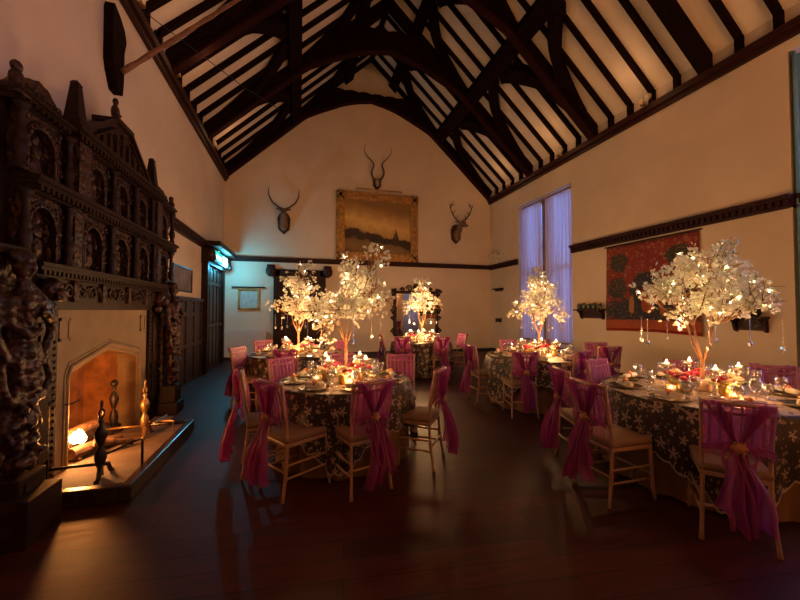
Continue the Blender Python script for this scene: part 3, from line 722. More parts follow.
t = thing('fire_guard_bar', 'bent black iron bar standing across the left front of the hearth', 'fire bar', (-1.38, 3.6, .10))
MB().tube([(-.22, 0, .17), (-.03, .12, .235), (.02, .15, .235), (.02, .15, .0)], .011, 8).done('bar', M_IRON, t, smooth=True)
t = thing('fire_trivet', 'low iron trivet at the right end of the hearth', 'trivet', (-1.52, 4.80, .10))
MB().tube([(-.2, -.05, .12), (.12, -.1, .12), (.12, -.1, 0)], .012).tube([(-.05, -.18, .13), (-.02, .12, .13)], .012).tube([(-.2, -.05, .12), (-.2, -.05, 0)], .012).tube([(-.02, .12, .13), (-.02, .12, 0)], .012).b2((-.12, -.1, .125), (.08, .06, .135)).done('trivet_frame', M_BRASS, t)
for i, (x, y, z, dx, dy, dz, r, lb) in enumerate([(-2.2, 3.98, .17, .05, .55, .02, .07, 'thick charred log lying at the back of the fire'), (-2.02, 4.0, .17, .2, .45, -.02, .055, 'charred log lying at the front of the fire'),
        (-1.90, 4.12, .22, .25, .2, -.08, .035, 'thin split log with a pale end leaning out of the fire'), (-2.12, 4.05, .30, .1, .4, .03, .05, 'charred log on top of the fire pile')]):
    t = MB().tube([(0, 0, 0), (dx * .5, dy * .5, dz * .5 + .01), (dx, dy, dz)], [r, r * .95, r * .85], 10).done('fire_log', M_LOG, smooth=False, loc=(x, y, z + .0)); tag(t, lb, 'log', 'logs on the fire')
t = thing('log_fire', 'small bright orange log fire burning at the left of the firebox', 'fire', (-1.98, 4.0, .26))
r_ = random.Random(3)
for i in range(5):
    a = r_.uniform(-.05, .05); b = r_.uniform(-.05, .09); h = r_.uniform(.08, .16)
    MB().lathe([(.012, 0), (.035, h * .2), (.040, h * .35), (.022, h * .65), (.006, h * .9), (0, h)], (a, b, 0), 8).done('flame', M_FIRE, t, smooth=True)
light('fire_light', (-1.98, 4.05, .52), P_FIRE, (1.0, .33, .07), .07)
t = MB(); r_ = random.Random(8)
for i in range(40): t.ball((r_.uniform(-.22, .22), r_.uniform(-.4, .4), .02), (r_.uniform(.015, .04), r_.uniform(.015, .04), .02), 1)
o = t.done('ember_bed', M_LOG, loc=(-2.12, 4.25, .10)); tag(o, 'bed of dark ash and embers under the fire logs', 'embers', kind='stuff')
o = MB().tube([(0, 0, 0), (.03, .05, -.005), (.05, .12, .01)], .006, 6).done('iron_hook', M_IRON, loc=(XL + .34, FC - .90, .70)); tag(o, 'thin black hook projecting from the left side of the stone surround', 'hook')

# timber board and pole on the left wall
t = thing('timber_wall_post', 'dark shaped timber bracket fixed high on the left wall above the chimneypiece', 'wall post', (XL, 5.02, 4.17))
MB().prism([(.0, 0), (.12, 0), (.14, .18), (.14, .55), (.19, .72), (.14, .84), (.02, .93), (-.12, .99), (-.15, .92), (-.14, .3), (-.10, .18)], 'x', 0, .10).done('shaped_board', M_TIMBER, t)
t = thing('pole', 'long rough wooden pole slanting up from the dark wall bracket to the roof', 'pole', (XL + .17, 4.94, 4.36))
m = MB(); P = []; R_ = []
a = Vector((0, 0, 0)); b = Vector((1.45, .25, 1.62))
for i in range(20):
    q = a + (b - a) * i / 19; P.append(q + Vector((0, 0, .004 * math.sin(i * 1.9)))); R_.append(.032 - .0005 * i + .004 * math.sin(i * 2.3))
m.tube(P, R_, 10).done('shaft', mat('rough_pole_wood', (.20, .085, .035), .6, noise=(14, .8, (.10, .04, .018)), bump=('noise', 24, .6, .02)), t, smooth=True)
o = MB().tube([(0, 0, 0), (1.1, .75, -.35), (1.6, 1.1, -.42)], .006, 5).done('roof_cable', M_BLACK, loc=(XL + .28, 5.2, 5.35)); tag(o, 'thin dark cable from the wall bracket to the roof timbers', 'cable')

# spot lamps standing on the wall plates
def spot(x, y, sg, label):
    t = thing('spot_lamp', label, 'lamp', (x, y, 5.64), group='glass spot lamps on the wall plates')
    MB().lathe([(.05, 0), (.05, .02), (.015, .03), (.015, .07)], (0, 0, 0), 12).done('lamp_base', M_BRASS, t)
    for k in (-1, 1):
        MB().lathe([(.02, 0), (.05, .05), (.062, .10), (.055, .13)], (0, 0, 0), 12, Matrix.Rotation(.5, 3, 'Y') if sg > 0 else Matrix.Rotation(-.5, 3, 'Y')).done('lamp_bowl', mat('lamp_glass', (.85, .75, .6), .15, sheer=.3), t, smooth=True).location = (0, k * .07, .06)
    light('spot_glow', (x - sg * .55, y, 5.95), P_SPOT, (1, .50, .22), .22)
spot(XR - .18, 5.47, 1, 'small twin glass spot lamp on the right wall plate, nearest the camera')
spot(XR - .18, 7.95, 1, 'small twin glass spot lamp on the right wall plate, the middle one')
spot(XR - .18, 10.36, 1, 'small twin glass spot lamp on the right wall plate, nearest the back wall')
spot(XL + .14, 7.0, -1, 'small twin glass spot lamp on the left wall plate, the nearer one')
spot(XL + .14, 9.92, -1, 'small twin glass spot lamp on the left wall plate, nearest the back wall')
spot(XL + .14, 5.5, -1, 'small twin glass spot lamp at the top left picture edge')

# added unseen uplighters behind the camera, giving the room its general fill light
for x, lb in ((1.6, 'leftmost'), (3.2, 'second'), (4.8, 'third'), (6.2, 'rightmost')):
    t = thing('fill_lamp', lb + ' added brass fill-light bowl on the unseen wall behind the camera', 'fill lamp', (x, YF, 2.1))
    MB().tube([(0, 0, -.1), (0, .12, -.12), (0, .2, -.04)], .015).done('arm', M_BRASS, t)
    MB().lathe([(.03, -.10), (.12, -.06), (.17, .02), (.18, .07), (.17, .07), (.16, .02), (.11, -.045), (.001, -.08)], (0, .22, .02), 20).done('fill_lamp_bowl', M_BRASS, t, smooth=True)
    light('fill_lamp_light', (x, YF + .22, 2.15), P_FILL, (1, .47, .19), .05)

# trophies
def trophy(x, z, label, kind):
    t = thing('mounted_' + ('skull' if kind == 'kudu' else 'deer_head'), label, 'trophy head', (x, YB, z))
    if kind != 'kudu':
        sh = [(-.17, .0), (-.2, .35), (-.13, .5), (0, .55), (.13, .5), (.2, .35), (.17, 0), (0, -.16)]
        MB().prism(sh, 'y', -.05, 0).done('shield', M_SHIELD, t)
        hx = .12 if kind == 'stag' else 0
        m = MB(); m.ball((0, -.12, .15), (.14, .12, .22)).ball((hx * .4, -.22, .35), (.11, .12, .18)).ball((hx * .8, -.32, .50), (.095, .12, .11)).ball((hx * 1.3, -.42, .44), (.065, .12, .075)).ball((hx * 1.7, -.50, .40), (.045, .07, .05))
        for s in (-1, 1): m.ball((s * .15 + hx * .7, -.26, .58), (.10, .02, .04), 2, Matrix.Rotation(-s * .3, 3, 'Y'))
        h = m.done('head_and_neck', M_FUR, t, smooth=True); md = h.modifiers.new('join', 'REMESH'); md.mode = 'VOXEL'; md.voxel_size = .018; md.use_smooth_shade = True
        m = MB()
        for s in (-1, 1): m.ball((hx * .9 + s * .075, -.36, .53), .016)
        m.ball((hx * 1.8, -.56, .41), .02).done('eyes_and_nose', M_BLACK, h, smooth=True)
        for s in (-1, 1):
            m = MB()
            if kind == 'stag':
                c = hx * .7
                m.tube([(c + s * .05, -.26, .60), (c + s * .20, -.26, .70), (c + s * .34, -.28, .88), (c + s * .40, -.30, 1.05), (c + s * .36, -.30, 1.22), (c + s * .28, -.3, 1.32)], [.026, .024, .022, .018, .014, .006], 8)
                for p, q in (((.18, .69), (.12, .85)), ((.33, .86), (.2, .98)), ((.40, 1.05), (.47, 1.25)), ((.38, 1.15), (.25, 1.2))): m.tube([(c + s * p[0], -.27, p[1]), (c + s * (p[0] + q[0]) / 2, -.33, (p[1] + q[1]) / 2), (c + s * q[0], -.32, q[1])], [.016, .013, .004], 6)
            else:
                m.tube([(s * .04, -.24, .60), (s * .16, -.22, .66), (s * .34, -.22, .80), (s * .44, -.24, .98), (s * .46, -.26, 1.15), (s * .42, -.3, 1.26)], [.028, .026, .024, .02, .014, .004], 8)
            m.done('antler', M_HORN, t, smooth=True)
    else:
        MB().prism([(-.14, .05), (-.15, .26), (-.07, .3), (0, .26), (.07, .3), (.15, .26), (.14, .05), (0, -.12)], 'y', -.04, 0).done('shield', M_SHIELD, t)
        MB().ball((0, -.09, .15), (.08, .07, .13)).ball((0, -.12, .06), (.05, .05, .07)).done('skull_plate', mat('old_bone', (.30, .22, .14), .7), t, smooth=True)
        for s in (-1, 1):
            P = []; R_ = []
            for i in range(30):
                q = i / 29; P.append((s * (.05 + .38 * q + .085 * math.sin(q * 3.0 * PI)), -.12 - .06 * q + .07 * math.cos(q * 3.0 * PI), .2 + 1.15 * q)); R_.append(.034 * (1 - q) + .004)
            MB().tube(P, R_, 8).done('antler', M_HORN, t, smooth=True)
trophy(-.51, 4.05, 'deer head trophy with wide curved horns, left of the landscape painting', 'buck')
trophy(5.42, 4.05, 'stag head trophy with branching antlers, right of the landscape painting', 'stag')
trophy(2.50, 5.68, 'pair of spiral horns on a small shield above the landscape painting', 'kudu')

# mirror
t = thing('ornate_mirror', 'tall mirror in a dark carved scrolled frame behind the far table', 'mirror', (3.89, YB, .60))
MB().b2((-.74, -.05, .06), (.74, -.02, 1.52)).done('mirror_glass', M_MIRROR, t)
m = MB()
for a, b in (((-.82, 0), (-.71, 1.55)), ((.71, 0), (.82, 1.55)), ((-.82, 1.46), (.82, 1.56)), ((-.82, 0), (.82, .10))): m.b2((a[0], -.10, a[1]), (b[0], 0, b[1]), bev=.03)
for s in (-1, 1):
    for z in (.25, .8, 1.0, 1.42, 1.55):
        for k in range(3): m.ball((s * (.78 + .05 * math.cos(k * 2)), -.08, z + .06 * math.sin(k * 2)), (.06, .05, .05), 1)
    def sc(y, z, r, tr):
        P = []; R_ = []
        for i in range(15):
            q = i / 14; a = q * 1.4 * 2 * PI; rr = r * (1 - .8 * q); P.append((y + tr * rr * math.cos(a), -.09, z + rr * math.sin(a))); R_.append(.028 * (1 - .4 * q))
        m.tube(P, R_, 6)
    for z, r in ((1.5, .13), (.85, .1), (.6, .09), (.15, .1)): sc(s * .82, z, r, s)
    sc(s * .25, 1.64, .12, s); sc(s * .5, 1.6, .08, s)
m.ball((0, -.08, 1.70), (.13, .05, .12)).done('carved_frame', M_OAK, t, smooth=True)

# right wall: tapestry, shelves, small fittings
def tapestry_mat():
    m = bpy.data.materials.new('woven_red_tapestry'); m.use_nodes = True; nt = m.node_tree; N = nt.nodes; L = nt.links; b = N['Principled BSDF']; b.inputs['Roughness'].default_value = .9
    uv = N.new('ShaderNodeUVMap'); sp = N.new('ShaderNodeSeparateXYZ'); L.new(uv.outputs[0], sp.inputs[0])
    def math_(op, a, b_=None, c=None):
        n = N.new('ShaderNodeMath'); n.operation = op
        for i, v in enumerate((a, b_, c)):
            if v is None: continue
            if isinstance(v, (int, float)): n.inputs[i].default_value = v
            else: L.new(v, n.inputs[i])
        return n.outputs[0]
    def mix(f, a, b_):
        n = N.new('ShaderNodeMix'); n.data_type = 'RGBA'; L.new(f, n.inputs['Factor'])
        for k, v in (('A', a), ('B', b_)):
            if isinstance(v, tuple): n.inputs[k].default_value = (*v, 1)
            else: L.new(v, n.inputs[k])
        return n.outputs['Result']
    U, V = sp.outputs['X'], sp.outputs['Y']
    nz = N.new('ShaderNodeTexNoise'); nz.inputs['Scale'].default_value = 14; nz.inputs['Detail'].default_value = 8; nz.inputs['Roughness'].default_value = .75; L.new(uv.outputs[0], nz.inputs['Vector'])
    vo = N.new('ShaderNodeTexVoronoi'); vo.inputs['Scale'].default_value = 20; L.new(uv.outputs[0], vo.inputs['Vector'])
    base = mix(math_('MULTIPLY', nz.outputs['Fac'], .8), (.23, .028, .024), (.13, .016, .016))
    fl = math_('LESS_THAN', vo.outputs['Distance'], .36)
    sel = math_('GREATER_THAN', nz.outputs['Fac'], .44)
    base = mix(math_('MULTIPLY', fl, sel), base, (.24, .10, .055))
    def ell(cx, cy, rx, ry, wob=.45):
        dx = math_('DIVIDE', math_('SUBTRACT', U, cx), rx); dy = math_('DIVIDE', math_('SUBTRACT', V, cy), ry)
        d = math_('ADD', math_('MULTIPLY', dx, dx), math_('MULTIPLY', dy, dy))
        d = math_('ADD', d, math_('MULTIPLY', math_('SUBTRACT', nz.outputs['Fac'], .5), wob * 8))
        return math_('LESS_THAN', d, 1.0)
    for cx, cy, rx, ry, c in ((.5, .24, .55, .15, (.022, .026, .04)), (.17, .80, .11, .11, (.035, .035, .028)), (.15, .50, .12, .13, (.035, .035, .028)), (.82, .80, .13, .10, (.035, .035, .028)),
                              (.86, .48, .10, .14, (.035, .035, .028)), (.48, .45, .17, .22, (.022, .026, .04)), (.50, .36, .05, .16, (.26, .06, .03)), (.33, .30, .03, .12, (.30, .14, .06)), (.64, .30, .035, .12, (.26, .07, .04))):
        base = mix(ell(cx, cy, rx, ry), base, c)
    sm = N.new('ShaderNodeTexVoronoi'); sm.inputs['Scale'].default_value = 46; L.new(uv.outputs[0], sm.inputs['Vector'])
    base = mix(math_('MULTIPLY', math_('LESS_THAN', sm.outputs['Distance'], .25), .5), base, (.40, .16, .06))
    lb = math_('LESS_THAN', V, .13); base = mix(math_('MULTIPLY', lb, .75), base, (.34, .075, .03)); base = mix(math_('LESS_THAN', V, .03), base, (.22, .01, .01))
    L.new(base, b.inputs['Base Color'])
    bp = N.new('ShaderNodeBump'); bp.inputs['Strength'].default_value = .2; bp.inputs['Distance'].default_value = .01; L.new(sm.outputs['Distance'], bp.inputs['Height']); L.new(bp.outputs['Normal'], b.inputs['Normal'])
    return m
t = thing('wall_tapestry', 'large red woven tapestry with dark blue and floral pattern on the right wall', 'tapestry', (XR, 5.57, 1.03))
def tf(u, v):
    y = .98 - 1.96 * u; z = 1.88 * v + .03 * math.sin(u * 3) * (1 - v); y += (.03 if u < .5 else -.03) * (1 - v)
    return (-.035 - .022 * (1 - v) * (1 + math.sin(u * 19 + v)) - .012 * math.sin(u * 31), y, z)
o = MB().grid(tf, 60, 20, uv=lambda u, v: (u, v)).done('woven_cloth', tapestry_mat(), t, smooth=True)
md = o.modifiers.new('thick', 'SOLIDIFY'); md.thickness = .006
MB().tube([(-.03, -1.03, 1.9), (-.03, 1.03, 1.9)], .014).done('hanging_rod', M_OAKS, t)
def wall_shelf(y0, y1, z, label):
    t = thing('wall_shelf', label, 'shelf', (XR, (y0 + y1) / 2, z)); h = (y1 - y0) / 2
    m = MB(); m.b2((-.22, -h, -.035), (0, h, 0)); m.b2((-.03, -h * .9, -.22), (0, h * .9, -.03)); m.done('shelf_board', M_OAK, t)
    for s in (-1, 1): MB().prism([(0, -.03), (-.19, -.03), (-.1, -.1), (-.06, -.22), (0, -.25)], 'y', s * h * .8 - .02, s * h * .8 + .02).done('shelf_bracket', M_OAK, t)
wall_shelf(6.62, 7.42, 1.52, 'dark wooden wall shelf holding a row of jars, left of the tapestry')
for i in range(5):
    y = 7.33 - i * .155; h = .13 + .02 * (i % 2)
    t = thing('jar', ['leftmost', 'second from the left', 'middle', 'second from the right', 'rightmost'][i] + ' small dark glass jar on the shelf left of the tapestry', 'jar', (XR - .11, y, 1.52), group='jars on the wall shelf')
    MB().lathe([(.045, 0), (.055, .02), (.055, h * .8), (.04, h * .95), (.04, h)], (0, 0, 0), 12).done('jar_body', M_JAR, t, smooth=True); MB().lathe([(.045, h), (.045, h + .02), (.0, h + .022)], (0, 0, 0), 12).done('lid', M_BRASS, t)
wall_shelf(3.64, 4.12, 1.40, 'dark wooden wall shelf right of the tapestry, behind the blossom tree')
t = thing('watering_jug', 'dark metal jug standing on the shelf right of the tapestry', 'jug', (XR - .12, 3.78, 1.40))
MB().lathe([(.06, 0), (.09, .04), (.1, .12), (.07, .2), (.05, .24), (.06, .27)], (0, 0, 0), 16).done('jug_body', M_IRON, t, smooth=True); MB().tube([(0, .05, .25), (0, .14, .2), (0, .14, .1), (0, .09, .06)], .009).done('handle', M_IRON, t)
t = thing('lidded_pot', 'small dark pot on the shelf right of the tapestry', 'pot', (XR - .12, 4.0, 1.40)); MB().lathe([(.05, 0), (.07, .05), (.06, .11), (.02, .13), (.0, .15)], (0, 0, 0), 14).done('pot_body', M_JAR, t, smooth=True)
o = MB().b2((-.12, -.30, -.02), (0, .30, .02)).b2((-.02, -.25, -.08), (0, .25, 0)).done('wall_ledge', M_OAKS, loc=(XR, 11.2, 2.25)); tag(o, 'short dark ledge high on the right wall beside the back corner', 'ledge')
o = MB().b2((-.08, -.15, -.07), (0, .15, .07), .01).b2((-.1, -.1, -.03), (-.08, .1, .03)).done('wall_box', M_BLACK, loc=(XR, 11.2, 1.14)); tag(o, 'small black box on the right wall beside the back corner', 'box')
t = thing('emergency_light', 'small twin-headed glass lamp above the rail in the back right corner', 'lamp', (XR - .1, 11.3, 3.42))
MB().b2((0, -.1, -.05), (.1, .1, .05)).tube([(.05, 0, -.25), (.05, 0, -.05)], .012).done('lamp_base', M_WHITE, t)
for s in (-1, 1): MB().lathe([(.03, 0), (.08, .06), (.09, .12), (.0, .13)], (0, 0, 0), 12, Matrix.Rotation(-1.2, 3, 'Y')).done('lamp_bowl', mat('lamp_glass'), t, smooth=True).location = (-.02, s * .13, .03)

# ------------------------------------------------------------------ chairs
def make_chair():
    t = thing('chiavari_chair', 'x', 'chair')
    for s in (-1, 1):
        P = [(s * .205, -.235, 0), (s * .19, -.20, .22), (s * .183, -.185, .44), (s * .185, -.20, .62), (s * .19, -.232, .80), (s * .193, -.25, .92)]
        pts = []; rad = []
        for a, b in zip(P, P[1:]):
            for i in range(4): q = i / 4; pts.append(Vector(a).lerp(Vector(b), q)); rad.append(.0165 if i == 0 else .0135)
        pts.append(P[-1]); rad.append(.017)
        MB().tube(pts, rad, 8).done('rear_leg', M_CHAIR, t, smooth=True)
        P = [(s * .20, .215, 0), (s * .195, .20, .14), (s * .19, .195, .3), (s * .185, .19, .43)]
        MB().tube(P, [.013, .016, .015, .017], 8).done('front_leg', M_CHAIR, t, smooth=True)
    m = MB(); m.b2((-.20, -.20, .405), (.20, .205, .44), .012); m.done('seat_frame', M_CHAIR, t)
    for a_, b_ in [((s * .195, -.20, z), (s * .193, .20, z)) for s in (-1, 1) for z in (.17, .27)] + [((-.19, .20, .20), (.19, .20, .20)), ((-.19, -.21, .22), (.19, -.21, .22))]:
        MB().tube([a_, b_], .010, 6).done('stretcher', M_CHAIR, t, smooth=True)
    m = MB(); m.box((0, .0, .462), (.41, .41, .055), bev=.024); m.done('seat_cushion', M_SEAT, t, smooth=True)
    def by(z): return -.185 - .04 * max(0, (z - .5)) / .3 - .02 * max(0, z - .75) / .17
    for w_, z, r in ((.20, .905, .0155), (.19, .845, .011), (.185, .60, .011)):
        MB().tube([(-w_, by(z), z), (w_, by(z), z)], r, 8).done('back_rail', M_CHAIR, t, smooth=True)
    for i in range(6):
        x = -.145 + i * .058; MB().tube([(x, by(.60), .60), (x, by(.72), .72), (x, by(.905), .905)], [.0085, .0095, .0085], 6).done('back_spindle', M_CHAIR, t, smooth=True)
    return t, by
chair0, BYF = make_chair()
def make_sash(seed, full):
    """organza wrapped over the chair back, gathered in a knot, long tails"""
    r_ = random.Random(seed); m = MB(); ph = r_.uniform(0, 6)
    def wrap(u, v):                        # front face hem -> over rail -> down the back, narrowing towards the waist
        z = .925 - v * (.42 if full else .36); x = (u * 2 - 1) * (.203 - .02 * v)
        y = BYF(z) - .030 - .012 * math.sin(u * 23 + ph + v * 3) * v - .02 * v
        if v < .06: y += .055 * (1 - v / .06)
        return (x, y, z)
    m.grid(wrap, 26, 12)
    def front(u, v): z = .925 - v * .34; return ((u * 2 - 1) * (.200 - .01 * v), BYF(z) + .026 + .006 * math.sin(u * 31 + ph) * v, z)
    m.grid(front, 22, 8)
    s = m.done('sash', M_ORG, None, smooth=True)
    m = MB()
    for k in range(3):                     # gathered folds sweeping from each top corner to the knot
        for sg in (-1, 1):
            def vf(u, v, sg=sg, k=k):
                wd = (.10 - .02 * k) * (1 - .75 * v) ; x = sg * ((.190 - .05 * k) * (1 - v) ** 1.15 + .008 - wd * u * (1 if k < 3 else 0) * (1 - v * .6))
                z = .925 - .03 * k * (1 - v) - v * (.285) - .02 * math.sin(PI * v) + .0 * u
                y = BYF(z) - .045 - .012 * k - .018 * math.sin(u * PI * 3 + k + ph) - .01 * v
                return (x, y, z)
            m.grid(vf, 10, 12)
    # waist band round the posts
    def band(u, v):
        a = (u * 2 - 1); z = .655 - v * .05 * (.4 + .6 * abs(a)) + .02 * math.cos(a * 3)
        return (a * .195, BYF(z) - .042 - .012 * math.cos(a * PI * .5) - .006 * math.sin(v * 14), z)
    m.grid(band, 20, 8)
    f_ = m.done('gathered_folds', M_ORGD, s, smooth=True)
    m = MB()
    for k in range(3):
        lean = r_.uniform(-.05, .05) + (-.07, .06, 0)[k]; ln = (.50, .46, .36)[k] + r_.uniform(-.03, .03); wv = r_.uniform(0, 6)
        def tail(u, v, k=k, lean=lean, ln=ln, wv=wv):
            wd = .02 + (.055 + .02 * k) * min(1, v * 1.4) ** .8
            x = (u - .5) * 2 * wd + lean * v + .015 * math.sin(v * 7 + wv); z = .64 - v * ln + .02 * math.sin(u * 6 + wv) * v
            y = BYF(.6) - .06 - (.13 - .035 * k) * math.sin(v * PI * .6) - .034 * math.sin(u * PI * 4 + wv) * (.3 + v) - .012 * k
            return (x, y, z)
        m.grid(tail, 16, 18)
    # loops of the bow
    for sg in (-1, 1):
        def loop(u, v, sg=sg):
            a = v * PI; return (sg * (.02 + .075 * math.sin(a)), BYF(.6) - .065 - .03 * math.sin(a) * (1 if u > .5 else .6), .645 - .13 * (1 - math.cos(a)) / 2 + (u - .5) * .07 * math.sin(a))
        m.grid(loop, 4, 10)
    m.done('tails', M_ORGD, s, smooth=True)
    m = MB(); m.ball((0, BYF(.64) - .085, .64), (.035, .028, .035))
    for i in range(6): a = i * PI / 3; m.ball((.032 * math.cos(a), BYF(.64) - .085, .64 + .032 * math.sin(a)), (.018, .014, .018), 1)
    m.done('knot_flower', mat('dried_brown_flower', (.22, .09, .035), .7, noise=(60, .9, (.34, .14, .05))), s, smooth=True)
    return s
sashes = [make_sash(i, i % 2) for i in range(4)]
c_kids = kids(chair0); s_kids = {s.name: kids(s) for s in sashes}
first = [True]
used_sash = set()
def chair(bx, by_, face, label, group, k):
    """bx,by = middle of the top of the back; face = (x,y) the way the sitter looks"""
    d = Vector((face[0], face[1], 0)).normalized()
    if first[0]: t = chair0; first[0] = False
    else:
        t = chair0.copy(); C.objects.link(t)
        for ch in c_kids:
            c = ch.copy(); C.objects.link(c); c.parent = t
    s0 = sashes[k % 4]
    if s0.name not in used_sash: used_sash.add(s0.name); s0.parent = t
    else:
        c = s0.copy(); C.objects.link(c); c.parent = t
        for g in s_kids[s0.name]:
            q = g.copy(); C.objects.link(q); q.parent = c
    t.location = (bx + d.x * .25, by_ + d.y * .25, 0); t.rotation_euler = (0, 0, math.atan2(-d.x, d.y))
    t.scale = (.9, 1, 1); tag(t, label, 'chair', group); return t
T1 = (.47, 3.85, .69, 'front left table'); T2 = (-.03, 6.45, .80, 'back left table'); T3 = (2.80, 8.05, .70, 'mirror table'); T4 = (3.78, 5.02, .82, 'window table'); T5 = (3.58, 2.42, .80, 'front right table')
G = 'sashed chairs round the '
def toc(T, x, y): return (T[0] - x, T[1] - y)
S = 'magenta-sashed chair '
for T, lst in ((T1, [(-.52, 3.62, (1, .12), 'side-on at the left of the front left table'), (-.23, 3.08, (.84, .54), 'back to the camera at the near left of the front left table'),
                     (.58, 2.86, (-.30, .95), 'nearest the camera at the front left table'), (1.33, 3.27, (-.80, .60), 'facing left at the near right of the front left table'),
                     (1.27, 4.47, (-.28, -.96), 'facing the camera at the far right of the front left table'), (-.22, 4.56, (.65, -.76), 'facing the camera at the far left of the front left table'),
                     (.53, 4.82, (-.1, -1), 'facing the camera behind the front left table tree')]),
               (T2, [(-.93, 6.05, (.85, -.45), 'standing side-on at the left of the back left table'), (-.20, 5.47, (.35, .94), 'its back to the camera before the back left table'),
                     (-.67, 7.22, (.55, -.83), 'at the far left corner of the back left table by the radiator'), (.78, 6.95, (-.8, -.5), 'at the right of the back left table, before the bare wall')]),
               (T3, [(2.13, 7.35, (.5, .86), 'its back to the camera at the near left of the mirror table'), (2.96, 7.15, (-.1, 1), 'its back to the camera in front of the mirror table'),
                     (3.82, 7.95, (-1, -.1), 'facing left at the right of the mirror table'), (1.86, 8.15, (1, -.15), 'facing right at the left of the mirror table')]),
               (T4, [(2.72, 5.32, (1, -.12), 'facing right at the left of the window table'), (3.0, 4.27, (.28, .96), 'its back to the camera before the window table'),
                     (3.9, 6.1, (-.05, -1), 'facing the camera at the far left of the window table, under the curtain'), (5.08, 5.17, (-.62, -.78), 'facing the camera at the right end of the window table'),
                     (3.82, 4.13, (-.35, .94), 'its back to the camera at the near right of the window table'), (4.55, 5.98, (-.5, -.86), 'at the far right of the window table, under the curtain')]),
               (T5, [(2.66, 1.60, (.72, .69), 'nearest the camera, in front of the front right table'), (2.25, 2.38, (1, .0), 'side-on at the left end of the front right table, tan seat showing'),
                     (2.50, 2.98, (.95, -.3), 'behind the side-on chair of the front right table'), (3.38, 3.42, (.2, -.98), 'facing the camera at the far left of the front right table'),
                     (4.26, 3.10, (-.3, -.95), 'facing the camera at the front right table, under the tapestry'), (4.74, 2.52, (-.80, -.60), 'facing the camera at the far right of the front right table'),
                     (4.75, 4.55, (.3, .95), 'standing alone between the window table and the right wall')])):
    for i, (x, y, f_, lb) in enumerate(lst): chair(x, y, f_, S + lb, G + T[3], i + int(T[0] * 3))

# ------------------------------------------------------------------ tablecloths
def lace_mat(name, ground, flower, top_extra):
    m = bpy.data.materials.new(name); m.use_nodes = True; nt = m.node_tree; N = nt.nodes; L = nt.links; b = N['Principled BSDF']; b.inputs['Roughness'].default_value = .55
    def M_(op, a, b_=None, c=None):
        n = N.new('ShaderNodeMath'); n.operation = op
        for i, v in enumerate((a, b_, c)):
            if v is None: continue
            if isinstance(v, (int, float)): n.inputs[i].default_value = v
            else: L.new(v, n.inputs[i])
        return n.outputs[0]
    uv = N.new('ShaderNodeUVMap')
    def flowers(scale, size, off):
        mp = N.new('ShaderNodeMapping'); mp.inputs['Location'].default_value = off; mp.inputs['Scale'].default_value = (scale, scale, scale); L.new(uv.outputs[0], mp.inputs['Vector'])
        wn = N.new('ShaderNodeTexNoise'); wn.inputs['Scale'].default_value = 2.6; L.new(mp.outputs[0], wn.inputs['Vector'])
        ws = N.new('ShaderNodeVectorMath'); ws.operation = 'MULTIPLY_ADD'; L.new(wn.outputs['Color'], ws.inputs[0]); ws.inputs[1].default_value = (.28, .28, 0); L.new(mp.outputs[0], ws.inputs[2]); mp = ws
        vo = N.new('ShaderNodeTexVoronoi'); vo.voronoi_dimensions = '2D'; vo.inputs['Scale'].default_value = 1; vo.inputs['Randomness'].default_value = .65; L.new(mp.outputs[0], vo.inputs['Vector'])
        df = N.new('ShaderNodeVectorMath'); df.operation = 'SUBTRACT'; L.new(mp.outputs[0], df.inputs[0]); L.new(vo.outputs['Position'], df.inputs[1])
        s = N.new('ShaderNodeSeparateXYZ'); L.new(df.outputs[0], s.inputs[0])
        cs = N.new('ShaderNodeSeparateXYZ'); L.new(vo.outputs['Color'], cs.inputs[0])
        an = M_('ARCTAN2', s.outputs['Y'], s.outputs['X']); an = M_('MULTIPLY_ADD', an, 5, M_('MULTIPLY', cs.outputs['X'], 6.28))
        rr = M_('MULTIPLY', M_('MULTIPLY_ADD', M_('COSINE', an), size * .42, size * .58), M_('MULTIPLY_ADD', cs.outputs['Y'], .75, .35))
        return M_('LESS_THAN', vo.outputs['Distance'], rr)
    f1 = flowers(8.0, .42, (0, 0, 0)); f2 = flowers(17, .26, (3.3, 1.7, 0))
    f = M_('MAXIMUM', f1, f2)
    sp = N.new('ShaderNodeSeparateXYZ'); L.new(uv.outputs[0], sp.inputs[0])
    rad = M_('SQRT', M_('ADD', M_('MULTIPLY', sp.outputs['X'], sp.outputs['X']), M_('MULTIPLY', sp.outputs['Y'], sp.outputs['Y'])))
    ontop = M_('LESS_THAN', rad, top_extra)
    nz = N.new('ShaderNodeTexNoise'); nz.inputs['Scale'].default_value = 22; L.new(uv.outputs[0], nz.inputs['Vector'])
    f = M_('MAXIMUM', f, M_('MULTIPLY', ontop, M_('GREATER_THAN', nz.outputs['Fac'], .42)))
    at = N.new('ShaderNodeAttribute'); at.attribute_name = 'edge'
    f = M_('MAXIMUM', f, M_('GREATER_THAN', at.outputs['Fac'], .5))
    mx = N.new('ShaderNodeMix'); mx.data_type = 'RGBA'; L.new(f, mx.inputs['Factor']); mx.inputs['A'].default_value = (*ground, 1); mx.inputs['B'].default_value = (*flower, 1)
    L.new(mx.outputs['Result'], b.inputs['Base Color'])
    bp = N.new('ShaderNodeBump'); bp.inputs['Strength'].default_value = .4; bp.inputs['Distance'].default_value = .004; L.new(f, bp.inputs['Height']); L.new(bp.outputs['Normal'], b.inputs['Normal'])
    return m
